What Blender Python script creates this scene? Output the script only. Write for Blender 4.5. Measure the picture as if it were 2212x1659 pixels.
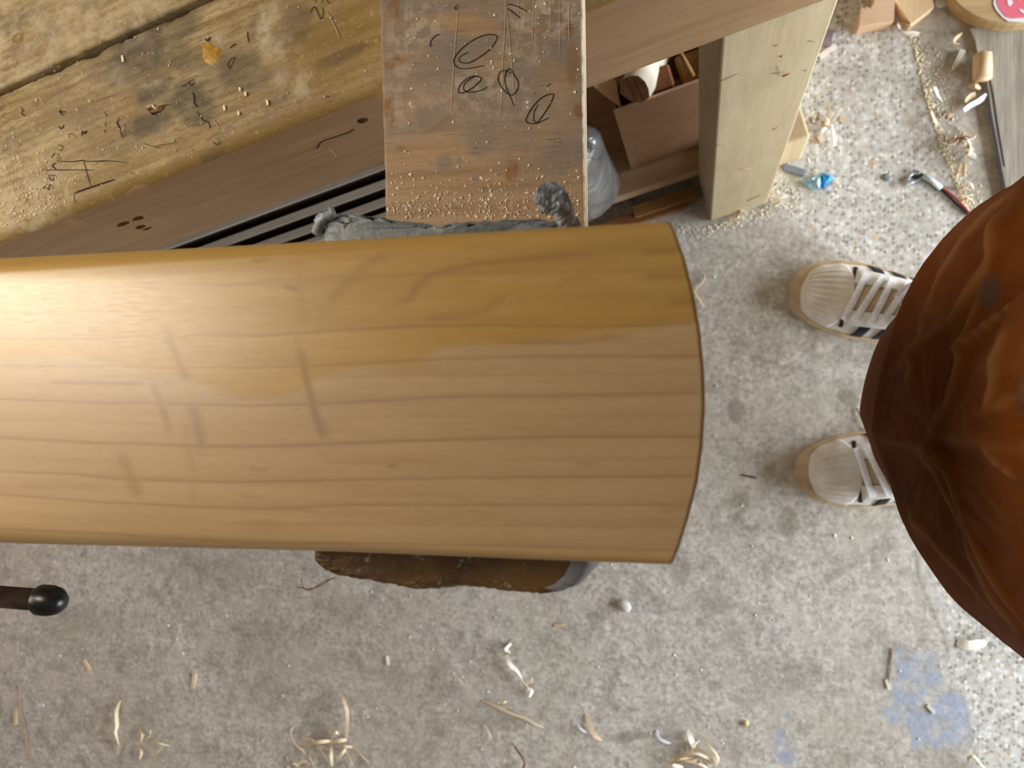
import bpy, bmesh, math, random
import numpy as np
from mathutils import Vector, Matrix

random.seed(7)
RNG = np.random.default_rng(7)
SC = bpy.context.scene
COL = SC.collection
for _o in list(bpy.data.objects):
    bpy.data.objects.remove(_o, do_unlink=True)

# ------------------------------------------------------------------ camera
H = 1.28                       # lens height above the floor
FPX, CX, CY = 1660.0, 1106.0, 829.5
_n = np.array([405, -20.5, -FPX]); _n /= np.linalg.norm(_n)
_up = -_n
_X = np.array([1.0, 0, 0]); _X -= _X.dot(_up) * _up; _X /= np.linalg.norm(_X)
_Y = np.cross(_up, _X)
MW = np.stack([_X, _Y, _up])   # world = MW @ camera
cam_d = bpy.data.cameras.new('camera'); cam = bpy.data.objects.new('camera', cam_d); COL.objects.link(cam)
cam_d.sensor_width = 36.0; cam_d.lens = FPX / 2212 * 36.0
cam_d.clip_start = 0.01; cam_d.clip_end = 50
cam_d.dof.use_dof = True; cam_d.dof.focus_distance = 0.46; cam_d.dof.aperture_fstop = 13.0
m4 = Matrix([[*MW[0], 0], [*MW[1], 0], [*MW[2], H], [0, 0, 0, 1]])
cam.matrix_world = m4
SC.camera = cam
SC.view_settings.view_transform = 'Standard'; SC.view_settings.look = 'None'
SC.view_settings.exposure = 0.0; SC.view_settings.gamma = 1.0; SC.view_settings.use_curve_mapping = False
SC.cycles.use_denoising = True
SC.cycles.max_bounces = 8

def at(px, py, z):
    r = MW @ np.array([px - CX, -(py - CY), -FPX])
    k = (H - z) / -r[2]
    return float(r[0] * k), float(r[1] * k)
def P(px, py, z):
    x, y = at(px, py, z); return Vector((x, y, z))
def proj(V):
    V = np.asarray(V, float); q = (V - np.array([0, 0, H])) @ MW   # = MW.T @ v
    return CX + FPX * q[..., 0] / -q[..., 2], CY - FPX * q[..., 1] / -q[..., 2]

# ------------------------------------------------------------------ light
W = bpy.data.worlds.new('World'); SC.world = W; W.use_nodes = True
W.node_tree.nodes['Background'].inputs[0].default_value = (0.80, 0.90, 1.0, 1)
W.node_tree.nodes['Background'].inputs[1].default_value = 0.6
def area(name, loc, target, sx, sy, power, color):
    d = bpy.data.lights.new(name, 'AREA'); d.shape = 'RECTANGLE'; d.size = sx; d.size_y = sy
    d.energy = power; d.color = color
    o = bpy.data.objects.new(name, d); COL.objects.link(o); o.location = loc
    o.rotation_euler = (Vector(target) - Vector(loc)).to_track_quat('-Z', 'Y').to_euler()
    return o
# daylight through the open workshop door behind the person, and through the window on the far side
area('door_daylight', (2.55, -0.10, 0.62), (0, -0.10, 0.60), 2.9, 1.15, 250, (0.88, 0.95, 1.0))
area('window_daylight', (-2.55, 0.25, 1.75), (0, 0.1, 0.8), 1.1, 1.2, 21, (1.0, 0.84, 0.70))

# ------------------------------------------------------------------ helpers
def lin(r, g, b):
    f = lambda c: (c / 255 / 12.92) if c / 255 <= 0.04045 else ((c / 255 + 0.055) / 1.055) ** 2.4
    return (f(r), f(g), f(b), 1.0)

class NT:
    def __init__(s, name, rough=0.6, spec=0.4):
        s.m = bpy.data.materials.new(name); s.m.use_nodes = True
        s.t = s.m.node_tree; s.b = s.t.nodes['Principled BSDF']
        s.b.inputs['Roughness'].default_value = rough; s.b.inputs['Specular IOR Level'].default_value = spec
        s._o = None
    def n(s, typ, **kw):
        x = s.t.nodes.new(typ)
        for k, v in kw.items(): setattr(x, k, v)
        return x
    def put(s, sock, v):
        if v is None: return
        if hasattr(v, 'node'): s.t.links.new(v, sock)
        else: sock.default_value = v
    def obj(s):
        if s._o is None: s._o = s.n('ShaderNodeTexCoord').outputs['Object']
        return s._o
    def gen(s): return s.n('ShaderNodeTexCoord').outputs['Generated']
    def map(s, scale=(1, 1, 1), rot=(0, 0, 0), vec=None):
        x = s.n('ShaderNodeMapping'); s.put(x.inputs['Vector'], vec or s.obj())
        x.inputs['Scale'].default_value = scale; x.inputs['Rotation'].default_value = rot
        return x.outputs[0]
    def noise(s, scale, detail=4, rough=0.55, vec=None, dist=0.0):
        x = s.n('ShaderNodeTexNoise'); s.put(x.inputs['Vector'], vec or s.obj())
        x.inputs['Scale'].default_value = scale; x.inputs['Detail'].default_value = detail
        x.inputs['Roughness'].default_value = rough; x.inputs['Distortion'].default_value = dist
        return x.outputs['Fac']
    def voro(s, scale, vec=None, out='Color', feature='F1'):
        x = s.n('ShaderNodeTexVoronoi', feature=feature); s.put(x.inputs['Vector'], vec or s.obj())
        x.inputs['Scale'].default_value = scale
        return x.outputs[out]
    def wave(s, scale, dist, vec=None, detail=2, dscale=1.0, direction='Y'):
        x = s.n('ShaderNodeTexWave', bands_direction=direction); s.put(x.inputs['Vector'], vec or s.obj())
        x.inputs['Scale'].default_value = scale; x.inputs['Distortion'].default_value = dist
        x.inputs['Detail'].default_value = detail; x.inputs['Detail Scale'].default_value = dscale
        return x.outputs['Fac']
    def ramp(s, fac, stops):
        x = s.n('ShaderNodeValToRGB'); s.put(x.inputs[0], fac); e = x.color_ramp.elements
        while len(e) < len(stops): e.new(0.5)
        for el, (p, c) in zip(e, stops):
            el.position = p; el.color = c if hasattr(c, '__len__') else (c, c, c, 1)
        return x.outputs[0]
    def mix(s, fac, a, b, mode='MIX'):
        x = s.n('ShaderNodeMix', data_type='RGBA', blend_type=mode)
        s.put(x.inputs['Factor'], fac); s.put(x.inputs[6], a); s.put(x.inputs[7], b)
        return x.outputs[2]
    def math(s, op, a, b=0.0, c=None, clamp=False):
        x = s.n('ShaderNodeMath', operation=op, use_clamp=clamp); s.put(x.inputs[0], a); s.put(x.inputs[1], b)
        if c is not None: s.put(x.inputs[2], c)
        return x.outputs[0]
    def attr(s, name):
        x = s.n('ShaderNodeAttribute', attribute_name=name)
        sp = s.n('ShaderNodeSeparateColor'); s.t.links.new(x.outputs['Color'], sp.inputs[0])
        return sp.outputs[0], sp.outputs[1], sp.outputs[2]
    def bump(s, h, strength=0.3, dist=0.001):
        x = s.n('ShaderNodeBump'); s.put(x.inputs['Height'], h); x.inputs['Strength'].default_value = strength
        x.inputs['Distance'].default_value = dist
        s.t.links.new(x.outputs[0], s.b.inputs['Normal']); return s
    def color(s, c): s.put(s.b.inputs['Base Color'], c); return s
    def rough(s, r): s.put(s.b.inputs['Roughness'], r); return s

def mesh_obj(name, verts, faces, mat=None, parent=None, smooth=False):
    me = bpy.data.meshes.new(name)
    me.from_pydata([tuple(map(float, v)) for v in verts], [], faces)
    me.update()
    if mat: me.materials.append(mat)
    if smooth:
        me.polygons.foreach_set('use_smooth', [True] * len(me.polygons))
    o = bpy.data.objects.new(name, me); COL.objects.link(o)
    if parent: o.parent = parent
    return o
def bm_obj(name, bm, mat=None, parent=None, smooth=False):
    me = bpy.data.meshes.new(name); bm.normal_update(); bm.to_mesh(me); bm.free()
    if mat: me.materials.append(mat)
    if smooth: me.polygons.foreach_set('use_smooth', [True] * len(me.polygons))
    o = bpy.data.objects.new(name, me); COL.objects.link(o)
    if parent: o.parent = parent
    return o
def empty(name, loc=(0, 0, 0), rz=0.0):
    o = bpy.data.objects.new(name, None); COL.objects.link(o); o.location = loc; o.rotation_euler = (0, 0, rz)
    o.empty_display_size = 0.05
    return o
def tag(o, label=None, cat=None, group=None, kind=None):
    if label: o['label'] = label
    if cat: o['category'] = cat
    if group: o['group'] = group
    if kind: o['kind'] = kind
    return o
def box_bm(x0, x1, y0, y1, z0, z1, bevel=0.0, seg=2):
    bm = bmesh.new(); bmesh.ops.create_cube(bm, size=1)
    for v in bm.verts:
        v.co = Vector(((x0 + x1) / 2 + v.co.x * (x1 - x0), (y0 + y1) / 2 + v.co.y * (y1 - y0), (z0 + z1) / 2 + v.co.z * (z1 - z0)))
    if bevel > 0:
        bmesh.ops.bevel(bm, geom=list(bm.edges), offset=bevel, segments=seg, affect='EDGES', profile=0.5)
    return bm
def box(name, x0, x1, y0, y1, z0, z1, mat, parent=None, bevel=0.0, seg=2):
    return bm_obj(name, box_bm(x0, x1, y0, y1, z0, z1, bevel, seg), mat, parent)
def tube(name, pts, rad, mat, parent=None, n=10, cap=True, jit=0.0):
    pts = [Vector(p) for p in pts]; rad = rad if hasattr(rad, '__len__') else [rad] * len(pts)
    V, F = [], []
    ref = Vector((0, 0, 1))
    for i, p in enumerate(pts):
        t = (pts[min(i + 1, len(pts) - 1)] - pts[max(i - 1, 0)]).normalized()
        a = t.cross(ref)
        if a.length < 1e-3: a = t.cross(Vector((1, 0, 0)))
        a.normalize(); b = t.cross(a)
        for k in range(n):
            th = 2 * math.pi * k / n; r = rad[i] * (1 + jit * random.uniform(-1, 1))
            V.append(p + a * (math.cos(th) * r) + b * (math.sin(th) * r))
    for i in range(len(pts) - 1):
        for k in range(n):
            F.append((i * n + k, i * n + (k + 1) % n, (i + 1) * n + (k + 1) % n, (i + 1) * n + k))
    if cap:
        F.append(tuple(range(n - 1, -1, -1))); F.append(tuple(range((len(pts) - 1) * n, len(pts) * n)))
    return mesh_obj(name, V, F, mat, parent, smooth=True)
def smooth_path(pts, k=4):
    pts = [Vector(p) for p in pts]
    if len(pts) < 3: return pts
    out = []
    for i in range(len(pts) - 1):
        p0 = pts[max(i - 1, 0)]; p1 = pts[i]; p2 = pts[i + 1]; p3 = pts[min(i + 2, len(pts) - 1)]
        for j in range(k):
            t = j / k
            out.append(0.5 * ((2 * p1) + (p2 - p0) * t + (2 * p0 - 5 * p1 + 4 * p2 - p3) * t * t + (3 * p1 - p0 - 3 * p2 + p3) * t ** 3))
    out.append(pts[-1]); return out
def ribbon(name, pts, width, mat, parent=None, thick=0.0004, twist=0.0, tw0=0.0, taper=0.35, lens=1.0):
    """thin strip along pts; twist in radians end to end"""
    pts = smooth_path(pts); n = len(pts); V, F = [], []
    for i, p in enumerate(pts):
        t = (pts[min(i + 1, n - 1)] - pts[max(i - 1, 0)])
        t = t.normalized() if t.length > 1e-9 else Vector((1, 0, 0))
        s = t.cross(Vector((0, 0, 1)))
        s = s.normalized() if s.length > 1e-6 else Vector((0, 1, 0))
        u = s.cross(t)
        f = i / max(n - 1, 1); a = tw0 + twist * f
        sd = s * math.cos(a) + u * math.sin(a); nn = u * math.cos(a) - s * math.sin(a)
        w = width * (taper + (1 - taper) * min(1, math.sin(math.pi * min(max(f, 0.02), 0.98)) * 1.6)) / 2
        V += [p - sd * w - nn * thick, p + sd * w - nn * thick, p + sd * w + nn * thick, p - sd * w + nn * thick]
    for i in range(n - 1):
        for k in range(4):
            F.append((i * 4 + k, i * 4 + (k + 1) % 4, i * 4 + 4 + (k + 1) % 4, i * 4 + 4 + k))
    F.append((3, 2, 1, 0)); F.append(tuple((n - 1) * 4 + k for k in range(4)))
    return mesh_obj(name, V, F, mat, parent)
def vnoise(x, y, scale, seed=0, octs=1):
    out = np.zeros_like(x); amp, tot = 1.0, 0.0
    for o in range(octs):
        r = np.random.default_rng(seed + o * 17).random((256, 256))
        u = x * scale * 2 ** o; v = y * scale * 2 ** o
        iu = np.floor(u).astype(int); iv = np.floor(v).astype(int); fu = u - iu; fv = v - iv
        fu = fu * fu * (3 - 2 * fu); fv = fv * fv * (3 - 2 * fv)
        a = r[iu % 256, iv % 256]; b = r[(iu + 1) % 256, iv % 256]; c = r[iu % 256, (iv + 1) % 256]; d = r[(iu + 1) % 256, (iv + 1) % 256]
        out += amp * ((a * (1 - fu) + b * fu) * (1 - fv) + (c * (1 - fu) + d * fu) * fv); tot += amp; amp *= 0.5
    return out / tot
def seg_dist(px, py, poly):
    """distance to a polyline and the fraction along it"""
    best = np.full(px.shape, 1e9); frac = np.zeros(px.shape); L = len(poly) - 1
    for i in range(L):
        (x0, y0), (x1, y1) = poly[i], poly[i + 1]
        dx, dy = x1 - x0, y1 - y0; q = dx * dx + dy * dy + 1e-9
        t = np.clip(((px - x0) * dx + (py - y0) * dy) / q, 0, 1)
        d = np.hypot(px - (x0 + t * dx), py - (y0 + t * dy)); m = d < best
        best = np.where(m, d, best); frac = np.where(m, (i + t) / L, frac)
    return best, frac
def sstep(a, b, x):
    t = np.clip((x - a) / (b - a), 0, 1); return t * t * (3 - 2 * t)
def blob(px, py, cx, cy, rx, ry, rot=0.0, soft=0.35, nz=None):
    c, s = math.cos(rot), math.sin(rot); u = (px - cx) * c + (py - cy) * s; v = -(px - cx) * s + (py - cy) * c
    d = np.sqrt((u / rx) ** 2 + (v / ry) ** 2)
    if nz is not None: d = d + nz
    return 1 - sstep(1 - soft, 1 + soft, d)
def set_attr(me, name, r, g, b):
    a = me.attributes.new(name, 'FLOAT_COLOR', 'POINT')
    d = np.stack([r, g, b, np.ones_like(r)], -1).astype(np.float32).ravel(); a.data.foreach_set('color', d)
def grid_faces(n, m, off=0, flip=False):
    i, j = np.meshgrid(np.arange(n - 1), np.arange(m - 1), indexing='ij'); a = off + i * m + j
    q = np.stack([a, a + m, a + m + 1, a + 1], -1).reshape(-1, 4)
    return (q[:, ::-1] if flip else q)
def np_mesh(name, V, Q, mat, parent=None, smooth=True):
    me = bpy.data.meshes.new(name); V = np.asarray(V, np.float32); Q = np.asarray(Q, np.int32)
    me.vertices.add(len(V)); me.vertices.foreach_set('co', V.ravel())
    me.loops.add(Q.size); me.loops.foreach_set('vertex_index', Q.ravel())
    me.polygons.add(len(Q)); me.polygons.foreach_set('loop_start', np.arange(0, Q.size, 4, dtype=np.int32))
    me.polygons.foreach_set('loop_total', np.full(len(Q), 4, np.int32))
    me.update(calc_edges=True); me.validate()
    if mat: me.materials.append(mat)
    if smooth: me.polygons.foreach_set('use_smooth', np.ones(len(me.polygons), bool))
    o = bpy.data.objects.new(name, me); COL.objects.link(o)
    if parent: o.parent = parent
    return o

# ------------------------------------------------------------------ materials
def wood(name, dark, light, axis='X', scale=1.0, rough=0.6, spec=0.3, fine=0.5, knot=None, bump=0.15):
    t = NT(name, rough, spec)
    sc = {'X': (3, 60, 60), 'Y': (60, 3, 60), 'Z': (60, 60, 3)}[axis]
    v = t.map(tuple(c * scale for c in sc))
    a = t.noise(1.2, 3, 0.5, v, 0.6); b = t.noise(6.0, 2, 0.6, v)
    f = t.mix(fine, a, b)
    c = t.ramp(f, [(0.3, lin(*dark)), (0.62, lin(*light))])
    g = t.noise(14, 3)
    c = t.mix(t.math('MULTIPLY', t.math('SUBTRACT', g, 0.35, clamp=True), 0.5), c, lin(*[x * 0.72 for x in dark]))
    t.color(c); t.bump(f, bump, 0.0008); return t.m
M = {}
def plain(key, rgb, rough=0.6, spec=0.3, metal=0.0, nz=0.0, nscale=40, bump=0.0):
    t = NT(key, rough, spec); t.b.inputs['Metallic'].default_value = metal
    c = lin(*rgb)
    if nz > 0:
        f = t.noise(nscale, 4); lo = lin(*[max(0, x * (1 - nz)) for x in rgb]); hi = lin(*[min(255, x * (1 + nz * 0.6)) for x in rgb])
        t.color(t.ramp(f, [(0.3, lo), (0.7, hi)]))
        if bump: t.bump(f, bump, 0.001)
    else: t.color(c)
    M[key] = t.m; return t.m

# ---- concrete floor: r = exposed aggregate, g = blue paint, b = dark stains
def concrete():
    t = NT('concrete', 0.82, 0.25); agg, blue, stain = t.attr('mask')
    big = t.noise(5, 3); mid = t.noise(45, 4, 0.6); fine = t.noise(130, 4, 0.62)
    base = t.ramp(mid, [(0.28, lin(167, 161, 155)), (0.5, lin(197, 191, 184)), (0.74, lin(227, 221, 213))])
    base = t.mix(t.ramp(fine, [(0.34, 0.6), (0.50, 0.0)]), base, lin(130, 124, 115))
    base = t.mix(t.ramp(fine, [(0.56, 0.0), (0.70, 0.7)]), base, lin(245, 238, 225))
    pat = t.noise(17, 5, 0.65, None, 0.5); base = t.mix(t.ramp(pat, [(0.50, 0.0), (0.68, 0.55)]), base, lin(206, 198, 186)); base = t.mix(t.ramp(pat, [(0.30, 0.6), (0.47, 0.0)]), base, lin(134, 126, 114))
    base = t.mix(t.ramp(big, [(0.35, 0.0), (0.7, 0.45)]), base, lin(164, 157, 141))
    stones = t.voro(170); edge = t.voro(170, out='Distance')
    sr = t.n('ShaderNodeSeparateColor'); t.put(sr.inputs[0], stones)
    sc = t.ramp(sr.outputs[0], [(0.0, lin(148, 141, 132)), (0.3, lin(210, 208, 204)), (0.55, lin(244, 241, 235)), (0.78, lin(183, 174, 162)), (0.93, lin(200, 168, 134)), (0.97, lin(111, 109, 109))])
    sc.node.color_ramp.interpolation = 'CONSTANT'
    sc = t.mix(t.ramp(edge, [(0.25, 0.0), (0.6, 0.75)]), sc, lin(208, 206, 202))
    big2 = t.voro(62); s2 = t.n('ShaderNodeSeparateColor'); t.put(s2.inputs[0], big2)
    e2 = t.voro(62, out='Distance')
    isb = t.math('MULTIPLY', t.math('GREATER_THAN', s2.outputs[1], 0.9), t.math('LESS_THAN', e2, 0.3))
    sc = t.mix(isb, sc, t.ramp(s2.outputs[0], [(0.0, lin(204, 164, 124)), (0.5, lin(228, 206, 174)), (0.8, lin(150, 144, 140))]))
    c = t.mix(agg, base, t.mix(0.18, sc, base))
    c = t.mix(t.math('MULTIPLY', stain, 0.85), c, lin(120, 111, 95))
    c = t.mix(t.math('MULTIPLY', blue, 0.78), c, lin(154, 166, 190))
    t.color(c); t.bump(t.math('ADD', mid, t.math('MULTIPLY', fine, 0.6)), 0.35, 0.002)
    M['concrete'] = t.m
concrete()
# ---- bat willow: r = oiled, g = dark grain, b = yellow stain
def willow():
    t = NT('willow', 0.36, 0.75); oil, grain, yel = t.attr('mask')
    v = t.map((6, 90, 1)); f = t.noise(2.0, 4, 0.6, v); f2 = t.noise(9.0, 3, 0.7, t.map((14, 160, 1)))
    raw = t.ramp(f, [(0.3, lin(183, 153, 112)), (0.7, lin(196, 169, 128))])
    gold = t.ramp(f, [(0.3, lin(176, 141, 72)), (0.7, lin(194, 159, 90))])
    c = t.mix(oil, raw, gold)
    c = t.mix(t.math('MULTIPLY', yel, 0.7), c, lin(180, 140, 62))
    c = t.mix(t.math('MULTIPLY', grain, 0.82), c, lin(122, 82, 46))
    c = t.mix(t.ramp(f2, [(0.35, 0.22), (0.55, 0.0)]), c, lin(160, 118, 70))
    t.color(c); t.bump(f2, 0.05, 0.0004); t.rough(t.ramp(f2, [(0.3, 0.42), (0.7, 0.33)])); M['willow'] = t.m
willow()
# ---- bench top: r = grey grime, g = pale scuff, b = yellow varnish, plus shade painted in at the right
def benchtop():
    t = NT('bench_top_pine', 0.62, 0.35); grime, pale, yel = t.attr('mask')
    v = t.map((2.2, 34, 34)); f = t.noise(2.1, 3, 0.55, v, 0.8); ff = t.noise(11, 3, 0.6, t.map((9, 90, 30)))
    c = t.ramp(f, [(0.28, lin(124, 102, 60)), (0.45, lin(168, 149, 106)), (0.66, lin(192, 174, 134))])
    wv = t.wave(46, 5.0, t.map((0.25, 1, 1)), 2, 9.0); wm = t.ramp(t.noise(9, 2), [(0.36, 0.15), (0.62, 0.85)])
    c = t.mix(t.math('MULTIPLY', t.ramp(wv, [(0.60, 0.0), (0.95, 0.75)]), wm), c, lin(118, 88, 48))
    blot = t.noise(26, 5, 0.65)
    c = t.mix(t.ramp(blot, [(0.40, 0.0), (0.66, 0.75)]), c, lin(138, 118, 90))
    c = t.mix(t.ramp(ff, [(0.30, 0.5), (0.5, 0.0)]), c, lin(118, 90, 52))
    c = t.mix(t.math('MULTIPLY', yel, 0.8), c, lin(140, 110, 46))
    n2 = t.noise(70, 5, 0.7)
    n3 = t.noise(240, 3, 0.7); c = t.mix(t.ramp(n3, [(0.60, 0.0), (0.72, 0.55)]), c, lin(206, 190, 154)); c = t.mix(t.ramp(n3, [(0.28, 0.5), (0.40, 0.0)]), c, lin(104, 84, 56))
    g = t.math('MULTIPLY', grime, t.ramp(n2, [(0.28, 0.45), (0.55, 1.0)]))
    c = t.mix(g, c, lin(78, 73, 63))
    p = t.math('MULTIPLY', pale, t.ramp(n2, [(0.42, 0.0), (0.62, 1.0)]))
    c = t.mix(p, c, lin(202, 188, 160))
    t.color(c); t.bump(t.math('ADD', f, n2), 0.25, 0.0009); t.rough(t.ramp(n2, [(0.3, 0.5), (0.7, 0.75)])); M['bench_top'] = t.m
benchtop()
# ---- old plywood veneer: r = grime, g = scratch/pale, b = brown glue
def veneer():
    t = NT('plywood_veneer', 0.55, 0.4); grime, pale, glue = t.attr('mask')
    v = t.map((26, 2.2, 20), vec=None); v = t.map((3, 60, 20)); f = t.noise(2.0, 4, 0.6, v)
    pores = t.noise(9.0, 2, 0.6, t.map((10, 170, 20)))
    c = t.ramp(f, [(0.3, lin(150, 121, 90)), (0.7, lin(180, 150, 114))])
    cl = t.noise(20, 4, 0.6)
    c = t.mix(t.math('MULTIPLY', grime, t.ramp(cl, [(0.3, 0.5), (0.65, 1.0)])), c, lin(128, 120, 111))
    c = t.mix(t.ramp(pores, [(0.27, 0.7), (0.40, 0.0)]), c, lin(72, 52, 38))
    c = t.mix(t.math('MULTIPLY', glue, 0.85), c, lin(134, 92, 44))
    c = t.mix(t.math('MULTIPLY', pale, t.ramp(t.noise(160, 3), [(0.42, 0.0), (0.6, 0.9)])), c, lin(196, 182, 162))
    t.color(c); t.bump(t.math('ADD', pores, cl), 0.2, 0.0006); M['veneer'] = t.m
veneer()
M['rail'] = wood('rail_pine', (150, 117, 84), (172, 138, 102), 'X', 1.0, 0.62, 0.25, bump=0.08)
M['leg'] = wood('leg_pine', (178, 158, 122), (196, 178, 144), 'Z', 1.0, 0.6, 0.3, bump=0.08)
M['shelf'] = wood('shelf_board', (160, 128, 98), (190, 158, 124), 'X', 1.0, 0.75, 0.2)
M['offcut'] = wood('offcut_wood', (206, 172, 132), (226, 196, 156), 'Y', 1.0, 0.65, 0.3)
M['offcut_pink'] = wood('offcut_pink', (204, 168, 136), (222, 188, 156), 'X', 1.2, 0.65, 0.3)
M['oldplank'] = wood('old_plank', (128, 120, 108), (176, 168, 154), 'Y', 1.2, 0.85, 0.15, bump=0.6)
M['darkplank'] = wood('dark_plank', (116, 82, 44), (152, 112, 64), 'X', 1.0, 0.7, 0.2)
M['panel'] = wood('panel_edge', (188, 178, 168), (214, 204, 194), 'X', 1.0, 0.7, 0.2)
M['panel_face'] = plain('panel_face', (86, 70, 58), 0.7, 0.2, nz=0.2)
M['ply_edge'] = wood('ply_core', (226, 210, 178), (242, 230, 204), 'Y', 1.2, 0.7, 0.25)
M['shaving'] = wood('shaving', (216, 190, 152), (238, 218, 186), 'X', 0.6, 0.6, 0.3, bump=0.0)
M['shaving_white'] = plain('shaving_white', (240, 230, 216), 0.6, 0.3, nz=0.06)
M['shaving_tan'] = plain('shaving_tan', (198, 166, 130), 0.6, 0.3, nz=0.12)
M['shaving_brown'] = plain('shaving_brown', (150, 112, 80), 0.6, 0.3, nz=0.2)
M['splinter_dark'] = plain('splinter_dark', (62, 56, 58), 0.7, 0.2)
M['sawdust'] = plain('sawdust', (250, 240, 214), 0.85, 0.1)
M['ink'] = plain('ink', (46, 38, 40), 0.7, 0.2)
M['pencil'] = plain('pencil', (120, 100, 76), 0.6, 0.3)
M['scratch'] = plain('scratch', (206, 180, 146), 0.7, 0.2)
M['yellow_glue'] = plain('yellow_glue', (182, 142, 52), 0.45, 0.4, nz=0.2, nscale=300, bump=0.6)
M['black_rubber'] = plain('black_rubber', (20, 20, 21), 0.32, 0.5)
M['steel_bar'] = plain('steel_bar', (74, 58, 48), 0.42, 0.5, metal=0.55, nz=0.35, nscale=60)
M['cast'] = plain('cast_iron', (58, 62, 66), 0.55, 0.4, metal=0.3, nz=0.15)
M['card'] = plain('cardboard', (164, 128, 98), 0.85, 0.15, nz=0.06, nscale=30)
M['card_in'] = plain('cardboard_light', (206, 172, 144), 0.85, 0.15)
M['bark'] = plain('endgrain_brown', (150, 112, 84), 0.8, 0.2, nz=0.2, nscale=60)
M['willow_white'] = plain('cleft_white', (226, 214, 196), 0.65, 0.3, nz=0.06)
M['blue_foil'] = plain('blue_foil', (40, 146, 212), 0.3, 0.6, nz=0.25, nscale=90)
M['blue_pale'] = plain('blue_pale', (160, 200, 224), 0.35, 0.5, nz=0.2, nscale=120)
M['grey_strip'] = plain('grey_strip', (130, 136, 146), 0.5, 0.4, nz=0.08)
M['sleeve'] = plain('cable_sleeve', (206, 220, 226), 0.5, 0.4, nz=0.25, nscale=500)
M['red_wire'] = plain('red_wire', (206, 66, 66), 0.4, 0.5)
M['black_wire'] = plain('black_wire', (26, 24, 26), 0.4, 0.5)
M['crimp'] = plain('crimp_metal', (196, 204, 216), 0.25, 0.6, metal=0.8)
M['paper_white'] = plain('paper_white', (228, 230, 236), 0.5, 0.3)
M['paper_pink'] = plain('paper_pink', (226, 112, 130), 0.5, 0.3)
M['pebble'] = plain('pebble', (196, 192, 186), 0.7, 0.2, nz=0.08)
M['wall'] = plain('wall_paint', (112, 100, 88), 0.9, 0.1, nz=0.05, nscale=4)
M['ceiling'] = plain('ceiling_paint', (104, 96, 86), 0.9, 0.1)
def tape(key, lo, hi, tint, tf, rough=0.42):
    t = NT(key, rough, 0.5); f = t.noise(60, 5, 0.65, t.map((0.5, 1.6, 1))); w = t.noise(30, 3)
    c = t.ramp(f, [(0.3, lin(*lo)), (0.68, lin(*hi))])
    c = t.mix(t.ramp(w, [(0.4, 0.0), (0.65, tf)]), c, lin(*tint))
    sp = t.noise(170, 3, 0.7); c = t.mix(t.ramp(sp, [(0.62, 0.0), (0.72, 0.6)]), c, lin(190, 186, 172))
    t.color(c); t.bump(t.math('ADD', f, t.math('MULTIPLY', sp, 0.5)), 0.6, 0.002); M[key] = t.m
tape('tape_grey', (104, 113, 122), (158, 168, 176), (126, 126, 118), 0.4)
tape('tape_brown', (72, 52, 34), (112, 86, 58), (140, 106, 48), 0.5, 0.36)
tape('tape_slate', (128, 134, 142), (190, 198, 208), (122, 110, 90), 0.3)
def plastic_bag():
    t = NT('clear_plastic', 0.22, 0.6); f = t.noise(22, 4, 0.6, None, 1.0)
    t.color(t.ramp(f, [(0.3, lin(84, 84, 86)), (0.55, lin(128, 127, 124)), (0.75, lin(164, 164, 166))])); t.bump(f, 0.7, 0.006); M['bag'] = t.m
plastic_bag()
def canvas():
    t = NT('waxed_canvas', 0.75, 0.08); rub, patch, _ = t.attr('mask')
    f = t.noise(14, 4, 0.6); w = t.noise(55, 3)
    c = t.ramp(f, [(0.3, lin(94, 46, 7)), (0.7, lin(118, 65, 16))])
    c = t.mix(t.math('MULTIPLY', rub, 0.6), c, lin(158, 112, 70))
    c = t.mix(t.math('MULTIPLY', patch, 0.85), c, lin(74, 62, 56))
    wx = t.wave(900, 0, None, 0, 1, 'Y'); wz = t.wave(900, 0, None, 0, 1, 'Z')
    t.color(c); t.bump(t.math('ADD', t.math('ADD', wx, wz), t.math('MULTIPLY', w, 2.0)), 0.25, 0.0006); M['canvas'] = t.m
canvas()
def leather(key, clean, dirty):
    t = NT(key, 0.5, 0.4); f = t.noise(26, 4, 0.6); t.color(t.ramp(f, [(0.32, lin(*dirty)), (0.62, lin(*clean))])); t.bump(f, 0.15, 0.001); M[key] = t.m
leather('shoe_white', (246, 245, 245), (226, 220, 214))
leather('shoe_toe', (246, 242, 238), (218, 208, 196))
leather('shoe_sole', (204, 180, 146), (166, 138, 104))
M['shoe_lace'] = plain('shoe_lace', (244, 241, 246), 0.75, 0.2, nz=0.1, nscale=200)
M['shoe_stripe'] = plain('shoe_stripe', (26, 28, 36), 0.5, 0.4)
M['shoe_tongue'] = plain('shoe_tongue', (196, 176, 150), 0.7, 0.2, nz=0.12)
M['shoe_shade'] = plain('shoe_shade', (58, 46, 38), 0.8, 0.2)
M['cloth'] = plain('trouser_cloth', (44, 46, 54), 0.85, 0.15, nz=0.15)
M['skin'] = plain('skin', (204, 158, 132), 0.55, 0.35, nz=0.05)
M['hair'] = plain('hair', (62, 46, 34), 0.6, 0.3, nz=0.2)
M['shirt'] = plain('shirt_cloth', (70, 78, 92), 0.85, 0.15, nz=0.1)

# ================================================================== setting
ZB = 0.782                     # bench top height
TF = 0.2630                    # bench front plane (distance from the lens foot)
BA = math.radians(15.5)
E1 = Vector((math.cos(BA), math.sin(BA), 0)); E2 = Vector((-math.sin(BA), math.cos(BA), 0))
def ST(s, t, z): v = E1 * s + E2 * t; return Vector((v.x, v.y, z))
def st_of(px, py, z):
    v = P(px, py, z); return v.dot(E1), v.dot(E2)

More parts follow.
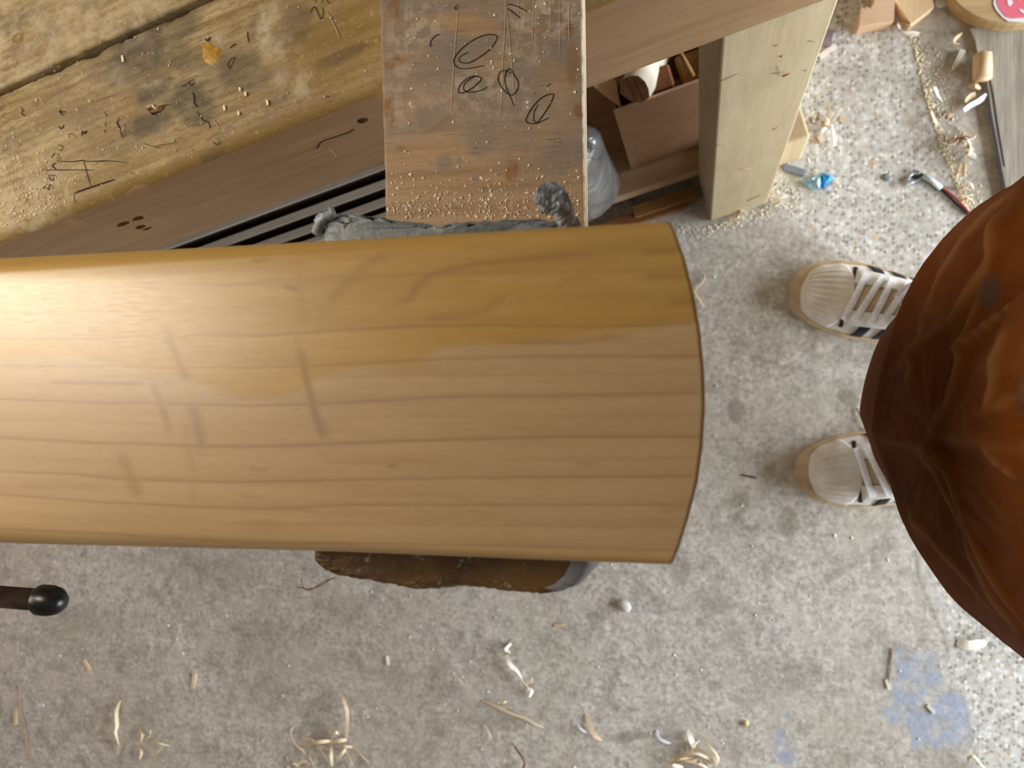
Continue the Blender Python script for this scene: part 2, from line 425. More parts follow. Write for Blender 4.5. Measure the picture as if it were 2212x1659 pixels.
def build_floor():
    def axis(lo, hi, a, b, step, coarse):
        l = np.arange(lo, a, coarse); m = np.arange(a, b, step); r = np.arange(b, hi + 1e-6, coarse); return np.concatenate([l, m, r])
    xs = axis(-2.5, 2.5, -1.02, 0.62, 0.003, 0.148); ys = axis(-2.5, 1.5, -0.72, 0.78, 0.003, 0.12)
    X, Y = np.meshgrid(xs, ys, indexing='ij'); V = np.stack([X, Y, np.zeros_like(X)], -1)
    px, py = proj(V); n1 = vnoise(X + 9, Y + 9, 24, 3, 4) - 0.5; n2 = vnoise(X + 9, Y + 9, 70, 11, 3) - 0.5
    # exposed aggregate slab: right of a ragged edge
    ex = np.interp(py, [-300, 60, 380, 460, 540, 640, 760, 1000, 1210, 1400, 1560, 1700], [1700, 1700, 1640, 1690, 1800, 1915, 1985, 2005, 2008, 2045, 2088, 2110])
    agg = sstep(-14, 14, px - ex + n1 * 46)
    jx = np.interp(py, [-200, 60, 100, 200, 290, 400, 460, 520], [1940, 1945, 1968, 1992, 2016, 2060, 2085, 2110])
    agg = agg * (1 - sstep(-6, 6, px - jx + n1 * 18) * (py < 560))
    blue = np.maximum.reduce([blob(px, py, 1990, 1470, 60, 58, 0.3, 0.3, n1 * 1.6), blob(px, py, 2036, 1560, 58, 66, 0.2, 0.25, n1 * 1.3), blob(px, py, 1690, 1605, 20, 42, -0.3, 0.3, n1 * 1.4),
                              blob(px, py, 1985, 1555, 26, 26, 0, 0.3, n1), blob(px, py, 1928, 1545, 20, 16, 0, 0.3, n1), blob(px, py, 1700, 1547, 9, 7, 0, 0.3), blob(px, py, 1990, 1600, 22, 24, 0, 0.3, n1)])
    blue = blue * np.clip(0.75 + n2 * 2.2, 0, 1) * (px < ex + 12)
    st = np.maximum.reduce([0.55 * blob(px, py, 1702, 1130, 24, 30, 0, 0.12, n2 * 0.15), 0.4 * blob(px, py, 1600, 1085, 22, 34, 0.4, 0.25, n1), 0.45 * blob(px, py, 1550, 1310, 34, 20, 0, 0.4, n1 * 1.5), 0.55 * blob(px, py, 232, 1565, 22, 30, 0.5, 0.2, n1 * 1.4),
                            0.7 * blob(px, py, 1835, 860, 34, 18, 0.4, 0.25, n1 * 1.6), 0.6 * blob(px, py, 1590, 890, 18, 22, 0, 0.3, n1), 0.4 * blob(px, py, 1470, 1225, 26, 34, 0, 0.4, n1), 0.45 * blob(px, py, 1540, 1480, 22, 18, 0, 0.4, n1 * 1.4),
                            0.5 * blob(px, py, 1360, 1590, 40, 12, -0.1, 0.4, n1 * 2), 0.35 * blob(px, py, 740, 1320, 60, 36, 0.2, 0.5, n1 * 2), 0.3 * blob(px, py, 460, 1240, 90, 40, 0.2, 0.6, n1 * 2), 0.35 * blob(px, py, 1420, 1390, 18, 20, 0, 0.4, n1),
                            0.3 * sstep(0.08, 0.3, vnoise(X + 5, Y + 7, 9, 31, 4) - 0.5)])
    under = sstep(-10, 10, px - jx) * (py < 560); st = np.maximum(st, 0.28 * under * np.clip(0.6 + n1 * 2, 0, 1))
    # crack with a dark joint beside the apron
    d, _ = seg_dist(px, py, [(1975, 1180), (1985, 1250), (2035, 1370), (2058, 1440), (2095, 1570), (2120, 1700)]); st = np.maximum(st, 0.5 * (1 - sstep(0.5, 4, d + n2 * 8)))
    V[..., 2] = -0.0010 * (agg > 0.5) * 0 + n2 * 0.0006
    o = np_mesh('floor', V.reshape(-1, 3), grid_faces(len(xs), len(ys)), M['concrete'])
    set_attr(o.data, 'mask', agg.ravel(), blue.ravel(), st.ravel()); tag(o, kind='structure')
build_floor()
tag(box('wall_back', -2.5, 2.5, 1.5, 1.6, 0, 2.5, M['wall']), kind='structure')
tag(box('wall_front', -2.5, 2.5, -2.6, -2.5, 0, 2.5, M['wall']), kind='structure')
def wall_with_hole(name, x0, x1, y0, y1, hy0, hy1, hz0, hz1, zt):
    r = empty(name, (0, 0, 0)); tag(r, kind='structure')
    box('pier', x0, x1, y0, hy0, 0, zt, M['wall'], r); box('pier', x0, x1, hy1, y1, 0, zt, M['wall'], r)
    box('lintel', x0, x1, hy0, hy1, hz1, zt, M['wall'], r)
    if hz0 > 0: box('sill_wall', x0, x1, hy0, hy1, 0, hz0, M['wall'], r)
wall_with_hole('wall_right', 2.5, 2.6, -2.5, 1.5, -1.6, 1.4, 0, 1.25, 2.5)
wall_with_hole('wall_left', -2.6, -2.5, -2.5, 1.5, -0.4, 0.9, 1.1, 2.3, 2.5)
tag(box('ceiling', -2.6, 2.6, -2.6, 1.6, 2.5, 2.6, M['ceiling']), kind='structure')

# unseen lamp added to brighten the bat's handle end and give its highlight
def added_lamp():
    hx, hy, hz = -0.66, 0.135, 1.39; bx, by = -0.98, 0.42
    r = empty('added_lamp', (bx, by, ZB)); tag(r, 'unseen white jointed lamp with a wide panel head, added to light the bat', 'lamp')
    wm = plain('lamp_white', (230, 230, 226), 0.5)
    tube('base', [(0, 0, 0.0025), (0, 0, 0.012), (0, 0, 0.022)], [0.085, 0.085, 0.06], wm, r, 28)
    e1 = (-0.06, 0.02, 0.42); e2 = (hx - bx, hy - by, hz - ZB + 0.03)
    tube('lower_arm', [(0, 0, 0.02), e1], 0.009, wm, r, 12); tube('upper_arm', [e1, e2], 0.008, wm, r, 12); tube('elbow', [(e1[0], e1[1] - 0.02, e1[2]), (e1[0], e1[1] + 0.02, e1[2])], 0.016, wm, r, 16)
    h = empty('lamp_head', (hx - bx, hy - by, hz - ZB)); h.parent = r
    h.rotation_euler = Vector((0.45, -0.14, -0.60)).to_track_quat('-Z', 'Y').to_euler()
    t = NT('lamp_panel'); t.b.inputs['Emission Color'].default_value = (1.0, 0.88, 0.72, 1); t.b.inputs['Emission Strength'].default_value = 3.0
    box('shade', -0.085, 0.085, -0.19, 0.19, 0.001, 0.03, wm, h, 0.008); box('light_panel', -0.075, 0.075, -0.18, 0.18, -0.001, 0.0008, t.m, h)
    d = bpy.data.lights.new('panel_light', 'AREA'); d.shape = 'RECTANGLE'; d.size = 0.15; d.size_y = 0.36; d.energy = 2.9; d.color = (1.0, 0.86, 0.68)
    o = bpy.data.objects.new('panel_light', d); COL.objects.link(o); o.parent = h; o.location = (0, 0, -0.004)
added_lamp()

# ================================================================== workbench
def build_bench():
    r = empty('workbench', (0, 0, 0), BA)       # local x = along bench, local y = into bench
    tag(r, 'heavy pine workbench with stained top, deep front beam and square legs', 'workbench')
    def planed(name, x0, x1, y0, y1, z0, z1, rad, mat, fine=None, nzh=0.0, gapside=False):
        # slab with a finely gridded top, rounded front and back arrises
        fx0, fx1 = fine
        xs = np.concatenate([np.linspace(x0, fx0, 8)[:-1], np.arange(fx0, fx1, 0.0022), np.linspace(fx1, x1, 8)])
        a = np.linspace(0, math.pi / 2, 7)
        prof = [(y0, z0)] + [(y0, z) for z in np.linspace(z0 + 0.004, z1 - rad, 6)] + [(y0 + rad - rad * math.cos(t), z1 - rad + rad * math.sin(t)) for t in a[1:]]
        prof += [(y, z1) for y in np.arange(y0 + rad + 0.0022, y1 - 0.003, 0.0022)]
        prof += [(y1 - 0.002, z1 - 0.0004), (y1, z1 - 0.003), (y1, z0)]
        prof = np.array(prof); n, m = len(xs), len(prof)
        V = np.zeros((n, m, 3)); V[..., 0] = xs[:, None]; V[..., 1] = prof[None, :, 0]; V[..., 2] = prof[None, :, 1]
        top = prof[:, 1] > z1 - rad * 0.99
        nz = vnoise(V[..., 0] * 3 + 7, V[..., 1] * 12 + 7, 14, 5, 3) - 0.5
        V[..., 2] += np.where(top[None, :], nz * nzh, 0)
        if rad > 0.004:   # knocks on the front arris
            kn = np.clip(vnoise(V[..., 0] + 3, V[..., 1] * 0 + 3, 30, 41, 3) - 0.58, 0, 1) * 0.009
            w = np.exp(-((V[..., 1] - y0) / 0.009) ** 2) * top[None, :]; V[..., 2] -= kn * w; V[..., 1] += kn * w * 0.6
        if gapside:       # ragged saw-cut edge
            kn = np.clip(vnoise(V[..., 0] + 5, V[..., 1] * 0 + 5, 120, 61, 3) - 0.45, 0, 1)
            w = np.exp(-((V[..., 1] - y1) / 0.004) ** 2) * top[None, :]; V[..., 1] -= kn * w * 0.006; V[..., 2] -= kn * w * 0.003
        o = np_mesh(name, V.reshape(-1, 3), grid_faces(n, m), mat, r)
        bm = bmesh.new(); bm.from_mesh(o.data); res = bmesh.ops.holes_fill(bm, edges=[e for e in bm.edges if e.is_boundary], sides=0)
        for f in res['faces']: f.smooth = False
        bm.to_mesh(o.data); bm.free()
        return o, V
    def paint(o, V):
        Vw = V[..., 0:1] * np.array(E1)[None, None, :] + V[..., 1:2] * np.array(E2)[None, None, :]; Vw[..., 2] = V[..., 2]
        px, py = proj(Vw); X, Y = V[..., 0], V[..., 1]
        n1 = vnoise(X + 3, Y + 3, 40, 21, 4) - 0.5; n2 = vnoise(X + 3, Y + 3, 130, 25, 3) - 0.5
        g = np.zeros(px.shape)
        for cx, cy, rx, ry, rot, w in [(300, 105, 70, 44, -0.4, 0.85), (258, 150, 60, 40, -0.2, 0.7), (345, 190, 60, 34, -0.4, 0.8), (330, 262, 48, 22, -0.4, 0.75), (400, 200, 60, 46, -0.3, 0.8), (385, 60, 46, 40, 0, 0.6), (430, 235, 44, 30, -0.3, 0.7), (395, 120, 60, 50, 0, 0.55),
                                       (520, 150, 50, 46, -0.5, 0.6), (560, 170, 60, 20, -0.5, 0.6), (600, 215, 40, 16, -0.4, 0.5), (545, 140, 20, 30, 0, 0.6), (640, 40, 34, 22, -0.4, 0.55), (620, 80, 60, 24, -0.4, 0.5), (740, 120, 60, 14, -0.4, 0.5), (470, 330, 30, 14, -0.4, 0.5), (560, 60, 22, 40, 0, 0.55),
                                       (110, 60, 26, 14, 0, 0.4), (40, 40, 50, 20, -0.4, 0.45), (330, 60, 40, 26, 0, 0.4), (190, 10, 30, 14, 0, 0.4), (230, 330, 60, 20, -0.4, 0.25), (60, 300, 60, 20, -0.4, 0.25), (620, 300, 50, 12, -0.4, 0.35)]:
            g = np.maximum(g, w * blob(px, py, cx, cy, rx, ry, rot, 0.4, n1 * 1.5))
        p = np.zeros(px.shape)
        for cx, cy, rx, ry, rot, w in [(575, 55, 24, 60, 0.2, 0.9), (600, 110, 40, 40, 0, 0.6), (480, 90, 26, 20, 0, 0.8), (640, 190, 60, 24, -0.4, 0.6), (60, 390, 110, 90, -0.4, 0.55), (60, 440, 80, 60, 0, 0.7), (270, 70, 40, 26, 0, 0.5), (330, 180, 30, 10, -0.3, 0.7), (460, 400, 60, 10, -0.4, 0.6), (300, 470, 200, 12, -0.4, 0.6), (240, 170, 40, 30, 0, 0.4), (620, 170, 70, 30, 0, 0.5)]:
            p = np.maximum(p, w * blob(px, py, cx, cy, rx, ry, rot, 0.5, n1 * 1.2))
        y = np.zeros(px.shape)
        for cx, cy, rx, ry, rot, w in [(740, 100, 140, 100, -0.4, 0.75), (280, 230, 40, 24, -0.4, 0.55), (400, 330, 80, 40, -0.4, 0.4), (240, 380, 100, 30, -0.4, 0.35)]:  # first blob also darkens the right end as the light falls off
            y = np.maximum(y, w * blob(px, py, cx, cy, rx, ry, rot, 0.6, n1))
        if Y.min() > TF + 0.05: p = np.maximum(p, 0.6)
        edge = np.exp(-((Y - TF) / 0.008) ** 2); y = np.maximum(y, 0.95 * edge * (V[..., 2] > ZB - 0.02))
        set_attr(o.data, 'mask', *[np.pad(a.ravel(), (0, len(o.data.vertices) - a.size)) for a in (g, p, y)])
    y1 = TF + 0.1135
    o, V = planed('front_beam', -1.4, 0.95, TF, y1, ZB - 0.121, ZB, 0.010, M['bench_top'], (-0.53, -0.02), 0.0006, True); paint(o, V)
    o.data.materials.append(M['rail'])
    ng = (V.shape[0] - 1) * (V.shape[1] - 1); mi = np.ones(len(o.data.polygons), np.int32); mi[:ng] = (np.arange(ng) % (V.shape[1] - 1)) < 7
    o.data.polygons.foreach_set('material_index', mi)
    ya = y1 + 0.0035
    for k, wd in enumerate((0.145, 0.14, 0.14, 0.14)):
        if k == 0:
            o, V = planed('top_plank', -1.4, 0.95, ya, ya + wd, ZB - 0.04, ZB + 0.0015, 0.003, M['bench_top'], (-0.53, -0.1), 0.0006); paint(o, V)
        else:
            box('top_plank', -1.4, 0.95, ya, ya + wd, ZB - 0.04, ZB, M['bench_top'], r, 0.002)
        ya += wd + 0.002
    yb = ya
    box('rear_beam', -1.4, 0.95, yb - 0.06, yb, ZB - 0.121, ZB - 0.041, M['rail'], r, 0.002)
    box('leg', 0.0918, 0.182, TF + 0.0005, TF + 0.069, 0, ZB - 0.1215, M['leg'], r, 0.002)
    box('leg', 0.0918, 0.182, yb - 0.069, yb - 0.0005, 0, ZB - 0.1215, M['leg'], r, 0.002)
    for yy in (TF + 0.0005, yb - 0.069):
        box('leg', -1.36, -1.27, yy, yy + 0.0685, 0, ZB - 0.1215, M['leg'], r, 0.002)
    box('end_stretcher', 0.1835, 0.2495, 0.314, yb - 0.02, 0, 0.108, M['leg'], r, 0.004)
    # low shelf under the bench
    sh = box('shelf', -1.25, 0.1820, TF + 0.0700, yb - 0.03, 0.030, 0.062, M['shelf'], r, 0.002)
    for s in (-1.2, -0.5, 0.04): box('shelf_batten', s - 0.03, s + 0.03, TF + 0.12, yb - 0.05, 0, 0.0298, M['shelf'], r, 0.001)
    # scribbles, ink and knots on the beam
    zt = ZB + 0.0007
    inv = Matrix.Rotation(-BA, 4, 'Z')
    def mark(name, pts, w, mat='ink', z=zt):
        loc = [inv @ P(x, y, z) for x, y in pts]; return ribbon(name, loc, w * 0.62, M[mat], r, 0.00008, taper=0.55)
    def zz(ox, oy, k, pts): return [(ox + x * k, oy + y * k) for x, y in pts]
    k3 = 420 / 2212
    A = lambda *p: zz(0, 280, k3, p); B = lambda *p: zz(0, 0, k3, p); C = lambda *p: zz(400, 0, 440 / 2212, p)
    for pts, w in [(A((640, 355), (790, 365), (940, 350), (1000, 362), (1230, 355), (1440, 375)), .0010), (A((500, 458), (650, 458), (780, 458), (1060, 460)), .0009), (A((945, 340), (970, 430), (1000, 540), (1030, 640)), .0008),
                   (A((845, 720), (1030, 655), (1300, 568)), .0016), (A((845, 720), (840, 780), (865, 850)), .0006), (A((585, 325), (600, 285), (630, 265)), .0009), (A((655, 265), (690, 345)), .0009), (A((640, 300), (660, 350)), .0006),
                   (A((630, 380), (595, 410), (645, 460)), .0011), (A((555, 520), (570, 565), (600, 575), (610, 520), (560, 515)), .0010), (A((630, 520), (590, 515)), .0008),
                   (A((465, 675), (500, 665), (520, 620), (550, 685), (575, 615), (605, 675)), .0008), (A((655, 180), (690, 175), (710, 210), (690, 240), (665, 220)), .0007), (A((930, 70), (935, 35), (965, 45), (990, 12)), .0009),
                   (A((790, 100), (780, 60), (820, 45), (850, 80)), .0006), (A((1180, 30), (1200, 0)), .0010), (A((1360, 0), (1390, 95)), .0008), (A((1400, 10), (1430, 80)), .0008), (A((1450, 5), (1475, 40)), .0008),
                   (A((1630, 155), (1740, 190), (1830, 215)), .0006), (A((1760, 190), (2020, 140)), .0005), (A((1490, 490), (1510, 500)), .0022),
                   (B((655, 1270), (700, 1275), (745, 1270)), .0011), (B((685, 1240), (690, 1290), (720, 1310)), .0011), (B((665, 1430), (690, 1465), (720, 1440), (725, 1420)), .0010), (B((1180, 1260), (1220, 1325)), .0009), (B((1198, 1390), (1198, 1440)), .0011),
                   (B((1180, 1505), (1200, 1480)), .0010), (B((925, 1530), (935, 1490), (965, 1505), (990, 1485)), .0010), (B((1320, 1380), (1345, 1430), (1370, 1470)), .0010), (B((1360, 1340), (1335, 1400), (1365, 1450)), .0008), (B((1360, 1480), (1400, 1560)), .0008), (B((1415, 1410), (1430, 1510)), .0007), (B((2060, 960), (2090, 980), (2110, 960), (2205, 900)), .0006),
                   (B((320, 10), (360, 30), (400, 70)), .0012), (B((375, 0), (385, 40), (370, 70)), .0010), (B((1880, 20), (1945, 75)), .0010), (B((1910, 15), (1930, 50)), .0008), (B((230, 1230), (260, 1250), (245, 1290), (285, 1320)), .0010),
                   (C((1355, 140), (1380, 90), (1410, 80), (1440, 140), (1470, 205), (1495, 160), (1490, 80)), .0009), (C((1410, 30), (1420, 0)), .0009), (C((1480, 30), (1490, 0)), .0009), (C((1530, 0), (1565, 40)), .0009), (C((680, 340), (675, 380), (692, 460)), .0010),
                   (C((485, 520), (520, 490), (555, 475)), .0010), (C((540, 620), (500, 640), (465, 690), (480, 745), (510, 690), (540, 625)), .0007), (C((40, 880), (60, 930), (105, 885)), .0008), (C((80, 1000), (100, 1060), (95, 1110), (125, 1160)), .0013), (C((130, 1215), (180, 1290), (200, 1310), (240, 1320)), .0009), (C((255, 1320), (270, 1390)), .0013),
                   (C((215, 420), (245, 440), (270, 400)), .0018), (C((300, 1540), (340, 1570), (380, 1530)), .0007), (C((1525, 1040), (1560, 1050)), .0012), (C((230, 1330), (200, 1310)), .0006)]:
        mark('ink_mark', pts, w)
    for pts, w in [(C((1530, 120), (1620, 280), (1675, 410)), .0010), (C((1560, 1600), (1640, 1700)), .0005), (C((1500, 470), (1660, 565)), .0006), (C((300, 1290), (350, 1360), (370, 1410)), .0007)]:
        mark('scratch_mark', pts, w, 'scratch')
    # dried yellow glue drop
    V = []; px0, py0 = 400 + 285 * .199, 590 * .199
    ring = [(190, 480), (245, 455), (310, 500), (380, 530), (395, 570), (350, 660), (310, 710), (220, 680), (190, 620)]
    cpt = inv @ P(px0, py0, ZB + 0.0016); rp = [inv @ P(400 + x * .199, y * .199, ZB + 0.0002) for x, y in ring]; mp = [cpt.lerp(q, 0.7) + Vector((0, 0, 0.0003)) for q in rp]
    n = len(ring); mesh_obj('glue_drop', rp + mp + [cpt], [(i, (i + 1) % n, n + (i + 1) % n, n + i) for i in range(n)] + [(n + i, n + (i + 1) % n, 2 * n) for i in range(n)], M['yellow_glue'], r, True)
    M['knot_ring'] = plain('knot_ring', (156, 128, 86), 0.6, 0.3, nz=0.3, nscale=250)
    kc = inv @ P(38, 83, ZB + 0.0019); kv = [kc + Vector((0.0062 * (1 + 0.12 * math.sin(3 * t)) * math.cos(t), 0.0050 * (1 + 0.1 * math.cos(2 * t)) * math.sin(t), -0.0002)) for t in np.linspace(0, 2 * math.pi, 25)[:-1]]
    mesh_obj('knot', kv + [kc + (v - kc) * 0.72 for v in kv], [(i, (i + 1) % 24, 24 + (i + 1) % 24, 24 + i) for i in range(24)] + [tuple(range(24, 48))], M['knot_ring'], r)
    # marks on the front face of the beam (vertical plane t = TF)
    def face_pt(px, py):
        rr = Vector(MW @ np.array([px - CX, -(py - CY), -FPX])); k = TF / rr.dot(E2); p = Vector((0, 0, H)) + rr * k
        return Vector((p.dot(E1), TF - 0.0003, p.z))
    M['resin'] = plain('resin_knot', (92, 48, 14), 0.8, 0.05); M['knot'] = plain('knot_dark', (74, 50, 38), 0.8, 0.08, nz=0.3, nscale=200)
    def face_blob(name, pts, mat):
        q = [face_pt(*p) for p in pts]; c = sum(q, Vector()) / len(q); c.y -= 0.0008; n = len(q)
        mesh_obj(name, q + [c], [(i, (i + 1) % n, n) for i in range(n)], M[mat], r, True)
    face_blob('knot', C((1868, 1320), (1885, 1295), (1930, 1280), (1975, 1278), (1990, 1300), (1960, 1325), (1910, 1340)), 'knot')
    face_blob('resin_mark', A((1330, 1105), (1350, 1070), (1400, 1050), (1470, 1040), (1470, 1065), (1400, 1095)), 'resin')
    face_blob('resin_mark', A((1500, 1040), (1530, 1000), (1600, 980), (1640, 990), (1620, 1020), (1550, 1028)), 'resin')
    face_blob('resin_mark', A((1540, 1115), (1580, 1090), (1640, 1080), (1665, 1095), (1610, 1125), (1560, 1130)), 'resin')
    face_blob('resin_mark', A((1620, 1140), (1680, 1115), (1745, 1100), (1700, 1125), (1640, 1145)), 'resin')
    for pts in [C((1440, 1608), (1465, 1550), (1500, 1525), (1640, 1480), (1790, 1430), (1835, 1400))]:
        q = [face_pt(*p) for p in pts]; tube('pencil_line', q, 0.00035, M['ink'], r, 4)
    # pencil and pen marks on the leg face
    for pts, mt in [([(1500, 575 / 1)], None)]: pass
    def leg_line(pts, w, mat):
        q = [face_pt(*p) for p in pts]; tube('leg_mark', q, w * 0.55, M[mat], r, 4)
    M['red_pen'] = plain('red_pen', (190, 92, 76), 0.6)
    Lz = lambda *p: [(1240 + x * .3014, y * .3014) for x, y in p]
    leg_line(Lz((1050, 580), (1120, 550), (1185, 522)), 0.0005, 'pencil'); leg_line(Lz((1000, 1045), (1055, 1035)), 0.0008, 'pencil'); leg_line(Lz((1420, 525), (1510, 518)), 0.0005, 'pencil'); leg_line(Lz((1460, 470), (1475, 540)), 0.0004, 'pencil'); leg_line(Lz((1680, 290), (1740, 300)), 0.0005, 'pencil'); leg_line(Lz((1640, 505), (1675, 498)), 0.0005, 'pencil')
    leg_line(Lz((1495, 545), (1525, 535), (1555, 525)), 0.0012, 'red_pen'); leg_line(Lz((1475, 405), (1500, 398)), 0.0010, 'shaving_brown'); leg_line(Lz((1440, 330), (1455, 318)), 0.0008, 'shaving_brown')
    leg_line(Lz((1240, 1440), (1340, 1395)), 0.0008, 'shaving_brown'); leg_line(Lz((1190, 1210), (1260, 1205)), 0.0007, 'shaving_tan'); leg_line(Lz((1420, 930), (1480, 905)), 0.0007, 'shaving_tan')
    return r
bench = build_bench()

# ================================================================== plywood board on the bench
ZP = ZB + 0.021                # upper face of the board
def build_board():
    r = empty('plywood_board', (0, 0, 0)); tag(r, 'scuffed plywood board with pen loops laid across the bench edge', 'board')
    L0, L1 = P(821, 0, ZP), P(833, 465, ZP); R0, R1 = P(1256, 0, ZP), P(1262, 490, ZP)
    def ex(a, b, y): k = (y - a.y) / (b.y - a.y); return a.x + (b.x - a.x) * k
    ya, yb = -0.02, 0.60
    ys = np.concatenate([np.arange(ya, 0.29, 0.0012), np.linspace(0.295, yb, 12)]); us = np.linspace(0, 1, 130)
    n, m = len(ys), len(us); V = np.zeros((n, m, 3))
    jl = (vnoise(ys + 2, ys * 0 + 2, 160, 71, 3) - 0.5) * 0.0012; jr = (vnoise(ys + 4, ys * 0 + 2, 200, 77, 3) - 0.5) * 0.0010
    xl = np.array([ex(L0, L1, y) for y in ys]) + jl; xr = np.array([ex(R0, R1, y) for y in ys]) + jr
    V[..., 0] = xl[:, None] + (xr - xl)[:, None] * us[None]; V[..., 1] = ys[:, None]
    nz = vnoise(V[..., 0] + 3, V[..., 1] + 3, 60, 81, 3) - 0.5; V[..., 2] = ZP + nz * 0.0003
    edge = np.minimum(us, 1 - us); V[..., 2] -= (edge < 0.003)[None] * 0.0006
    Vb = V.copy(); Vb[..., 2] = ZP - 0.0014
    Q = np.concatenate([grid_faces(n, m, 0, True)[:, ::-1], grid_faces(n, m, n * m, True)])
    Q = np.concatenate([grid_faces(n, m), grid_faces(n, m, n * m, True)])[:, ::-1]
    walls = []
    for a, b in [((i, 0), (i + 1, 0)) for i in range(n - 1)] + [((i + 1, m - 1), (i, m - 1)) for i in range(n - 1)] + [((0, j + 1), (0, j)) for j in range(m - 1)] + [((n - 1, j), (n - 1, j + 1)) for j in range(m - 1)]:
        ia, ib = a[0] * m + a[1], b[0] * m + b[1]; walls.append((ia, ib, ib + n * m, ia + n * m))
    o = np_mesh('face_veneer', np.concatenate([V.reshape(-1, 3), Vb.reshape(-1, 3)]), np.concatenate([Q, np.array(walls)]), M['veneer'], r, smooth=False)
    bm = bmesh.new(); bm.from_mesh(o.data); bmesh.ops.recalc_face_normals(bm, faces=bm.faces); bm.to_mesh(o.data); bm.free()
    px, py = proj(V); X, Y = V[..., 0], V[..., 1]; n1 = vnoise(X + 3, Y + 3, 36, 91, 4) - 0.5; n2 = vnoise(X + 3, Y + 3, 140, 95, 3) - 0.5
    g = 0.95 * (1 - sstep(-40, 60, py - np.interp(px, [820, 900, 960, 1080, 1160, 1265], [290, 290, 280, 330, 375, 350]) + n1 * 120))
    g *= np.clip(0.85 + n1 * 1.6, 0, 1)
    for cx, cy, rx, ry, w in [(1020, 60, 60, 24, -.7), (950, 50, 40, 20, -.6), (1060, 140, 40, 40, -.5), (930, 240, 60, 30, -.4), (1200, 180, 40, 50, -.4), (1150, 60, 40, 18, -.3), (960, 350, 20, 22, .9), (930, 350, 6, 6, .9), (992, 346, 8, 7, .9), (1040, 290, 26, 46, .8), (1200, 370, 26, 10, .5), (880, 90, 30, 20, .5), (960, 130, 30, 50, .6), (1220, 330, 40, 30, .5), (1030, 385, 8, 8, .7), (940, 260, 40, 46, .6)]:
        b = blob(px, py, cx, cy, rx, ry, 0, 0.3, n1 * 1.0); g = np.clip(g + w * b, 0, 1)
    pl = np.zeros(px.shape)
    for cx, cy, rx, ry, w in [(1180, 40, 90, 50, .8), (900, 60, 70, 60, .6), (890, 225, 6, 6, 1), (1060, 200, 120, 60, .5), (1130, 100, 60, 50, .5), (860, 170, 30, 120, .4)]:
        pl = np.maximum(pl, w * blob(px, py, cx, cy, rx, ry, 0, 0.5, n1 * 1.2))
    gl = np.zeros(px.shape)
    for cx, cy, rx, ry, rot, w in [(848, 25, 16, 44, .2, .8), (855, 132, 36, 12, -.3, .95), (838, 235, 10, 34, -.2, .8), (1252, 238, 12, 14, 0, 1), (1236, 140, 14, 50, 0, .6), (1225, 60, 16, 26, 0, .5), (1104, 372, 12, 20, .4, .8), (865, 320, 12, 8, 0, .6), (960, 262, 60, 7, -.6, .5)]:
        gl = np.maximum(gl, w * blob(px, py, cx, cy, rx, ry, rot, 0.22, n1 * 1.1))
    z = lambda a: np.concatenate([a.ravel(), a.ravel()])
    set_attr(o.data, 'mask', z(g), z(pl), z(gl))
    # pale plies, each its own layer
    pv = [V[0, 0], V[0, -1], V[-1, -1], V[-1, 0]]
    zb = ZB + 0.0024; lay = 5; hh = (ZP - 0.0014 - zb) / lay
    for k in range(lay):
        a, b = zb + k * hh, zb + (k + 1) * hh - 0.0002; ins = 0.0004 * (k % 2)
        q = [(pv[0][0] + ins, pv[0][1], a), (pv[1][0] - ins, pv[1][1], a), (pv[2][0] - ins, pv[2][1], a), (pv[3][0] + ins, pv[3][1], a)]
        q += [(x, y, b) for x, y, _ in q]
        mesh_obj('ply_layer', q, [(3, 2, 1, 0), (4, 5, 6, 7), (0, 1, 5, 4), (1, 2, 6, 5), (2, 3, 7, 6), (3, 0, 4, 7)], M['ply_edge'] if k % 2 == 0 else M['offcut'], r)
    k = 470 / 2212; S = lambda *p: [P(820 + x * k, y * k, ZP + 0.0004) for x, y in p]
    ink = [S((520, 480), (515, 430), (540, 390), (580, 355), (615, 350)),
           S((1060, 665), (900, 695), (800, 690), (755, 640), (770, 570), (850, 480), (980, 390), (1100, 350), (1180, 360), (1190, 400), (1120, 500), (1000, 590), (900, 640), (820, 630), (805, 595), (840, 560), (900, 530)),
           S((1090, 880), (1040, 915), (950, 935), (880, 930), (850, 890), (880, 830), (960, 780), (1020, 785), (1030, 810), (960, 880), (880, 930), (820, 945), (797, 920), (830, 850), (900, 790), (980, 770), (1030, 790)),
           S((1365, 1075), (1330, 990), (1290, 900), (1270, 800), (1290, 720), (1330, 700), (1365, 760), (1410, 840), (1395, 920), (1350, 965), (1300, 950), (1240, 890), (1203, 810), (1220, 740), (1260, 715), (1340, 745)),
           S((1720, 1195), (1640, 1235), (1570, 1258), (1500, 1245), (1490, 1200), (1560, 1080), (1650, 990), (1740, 955), (1768, 970), (1730, 1060), (1660, 1170), (1600, 1245), (1565, 1220), (1570, 1140), (1610, 1060)),
           S((1300, 40), (1400, 65), (1490, 115)), S((1300, 85), (1360, 130), (1430, 185)), S((765, 60), (770, 95), (790, 90), (785, 40)), S((1700, 880), (1735, 850)), S((1570, 945), (1585, 950))]
    for p in ink: ribbon('pen_mark', p, 0.00055, M['ink'], r, 0.00006, taper=0.7)
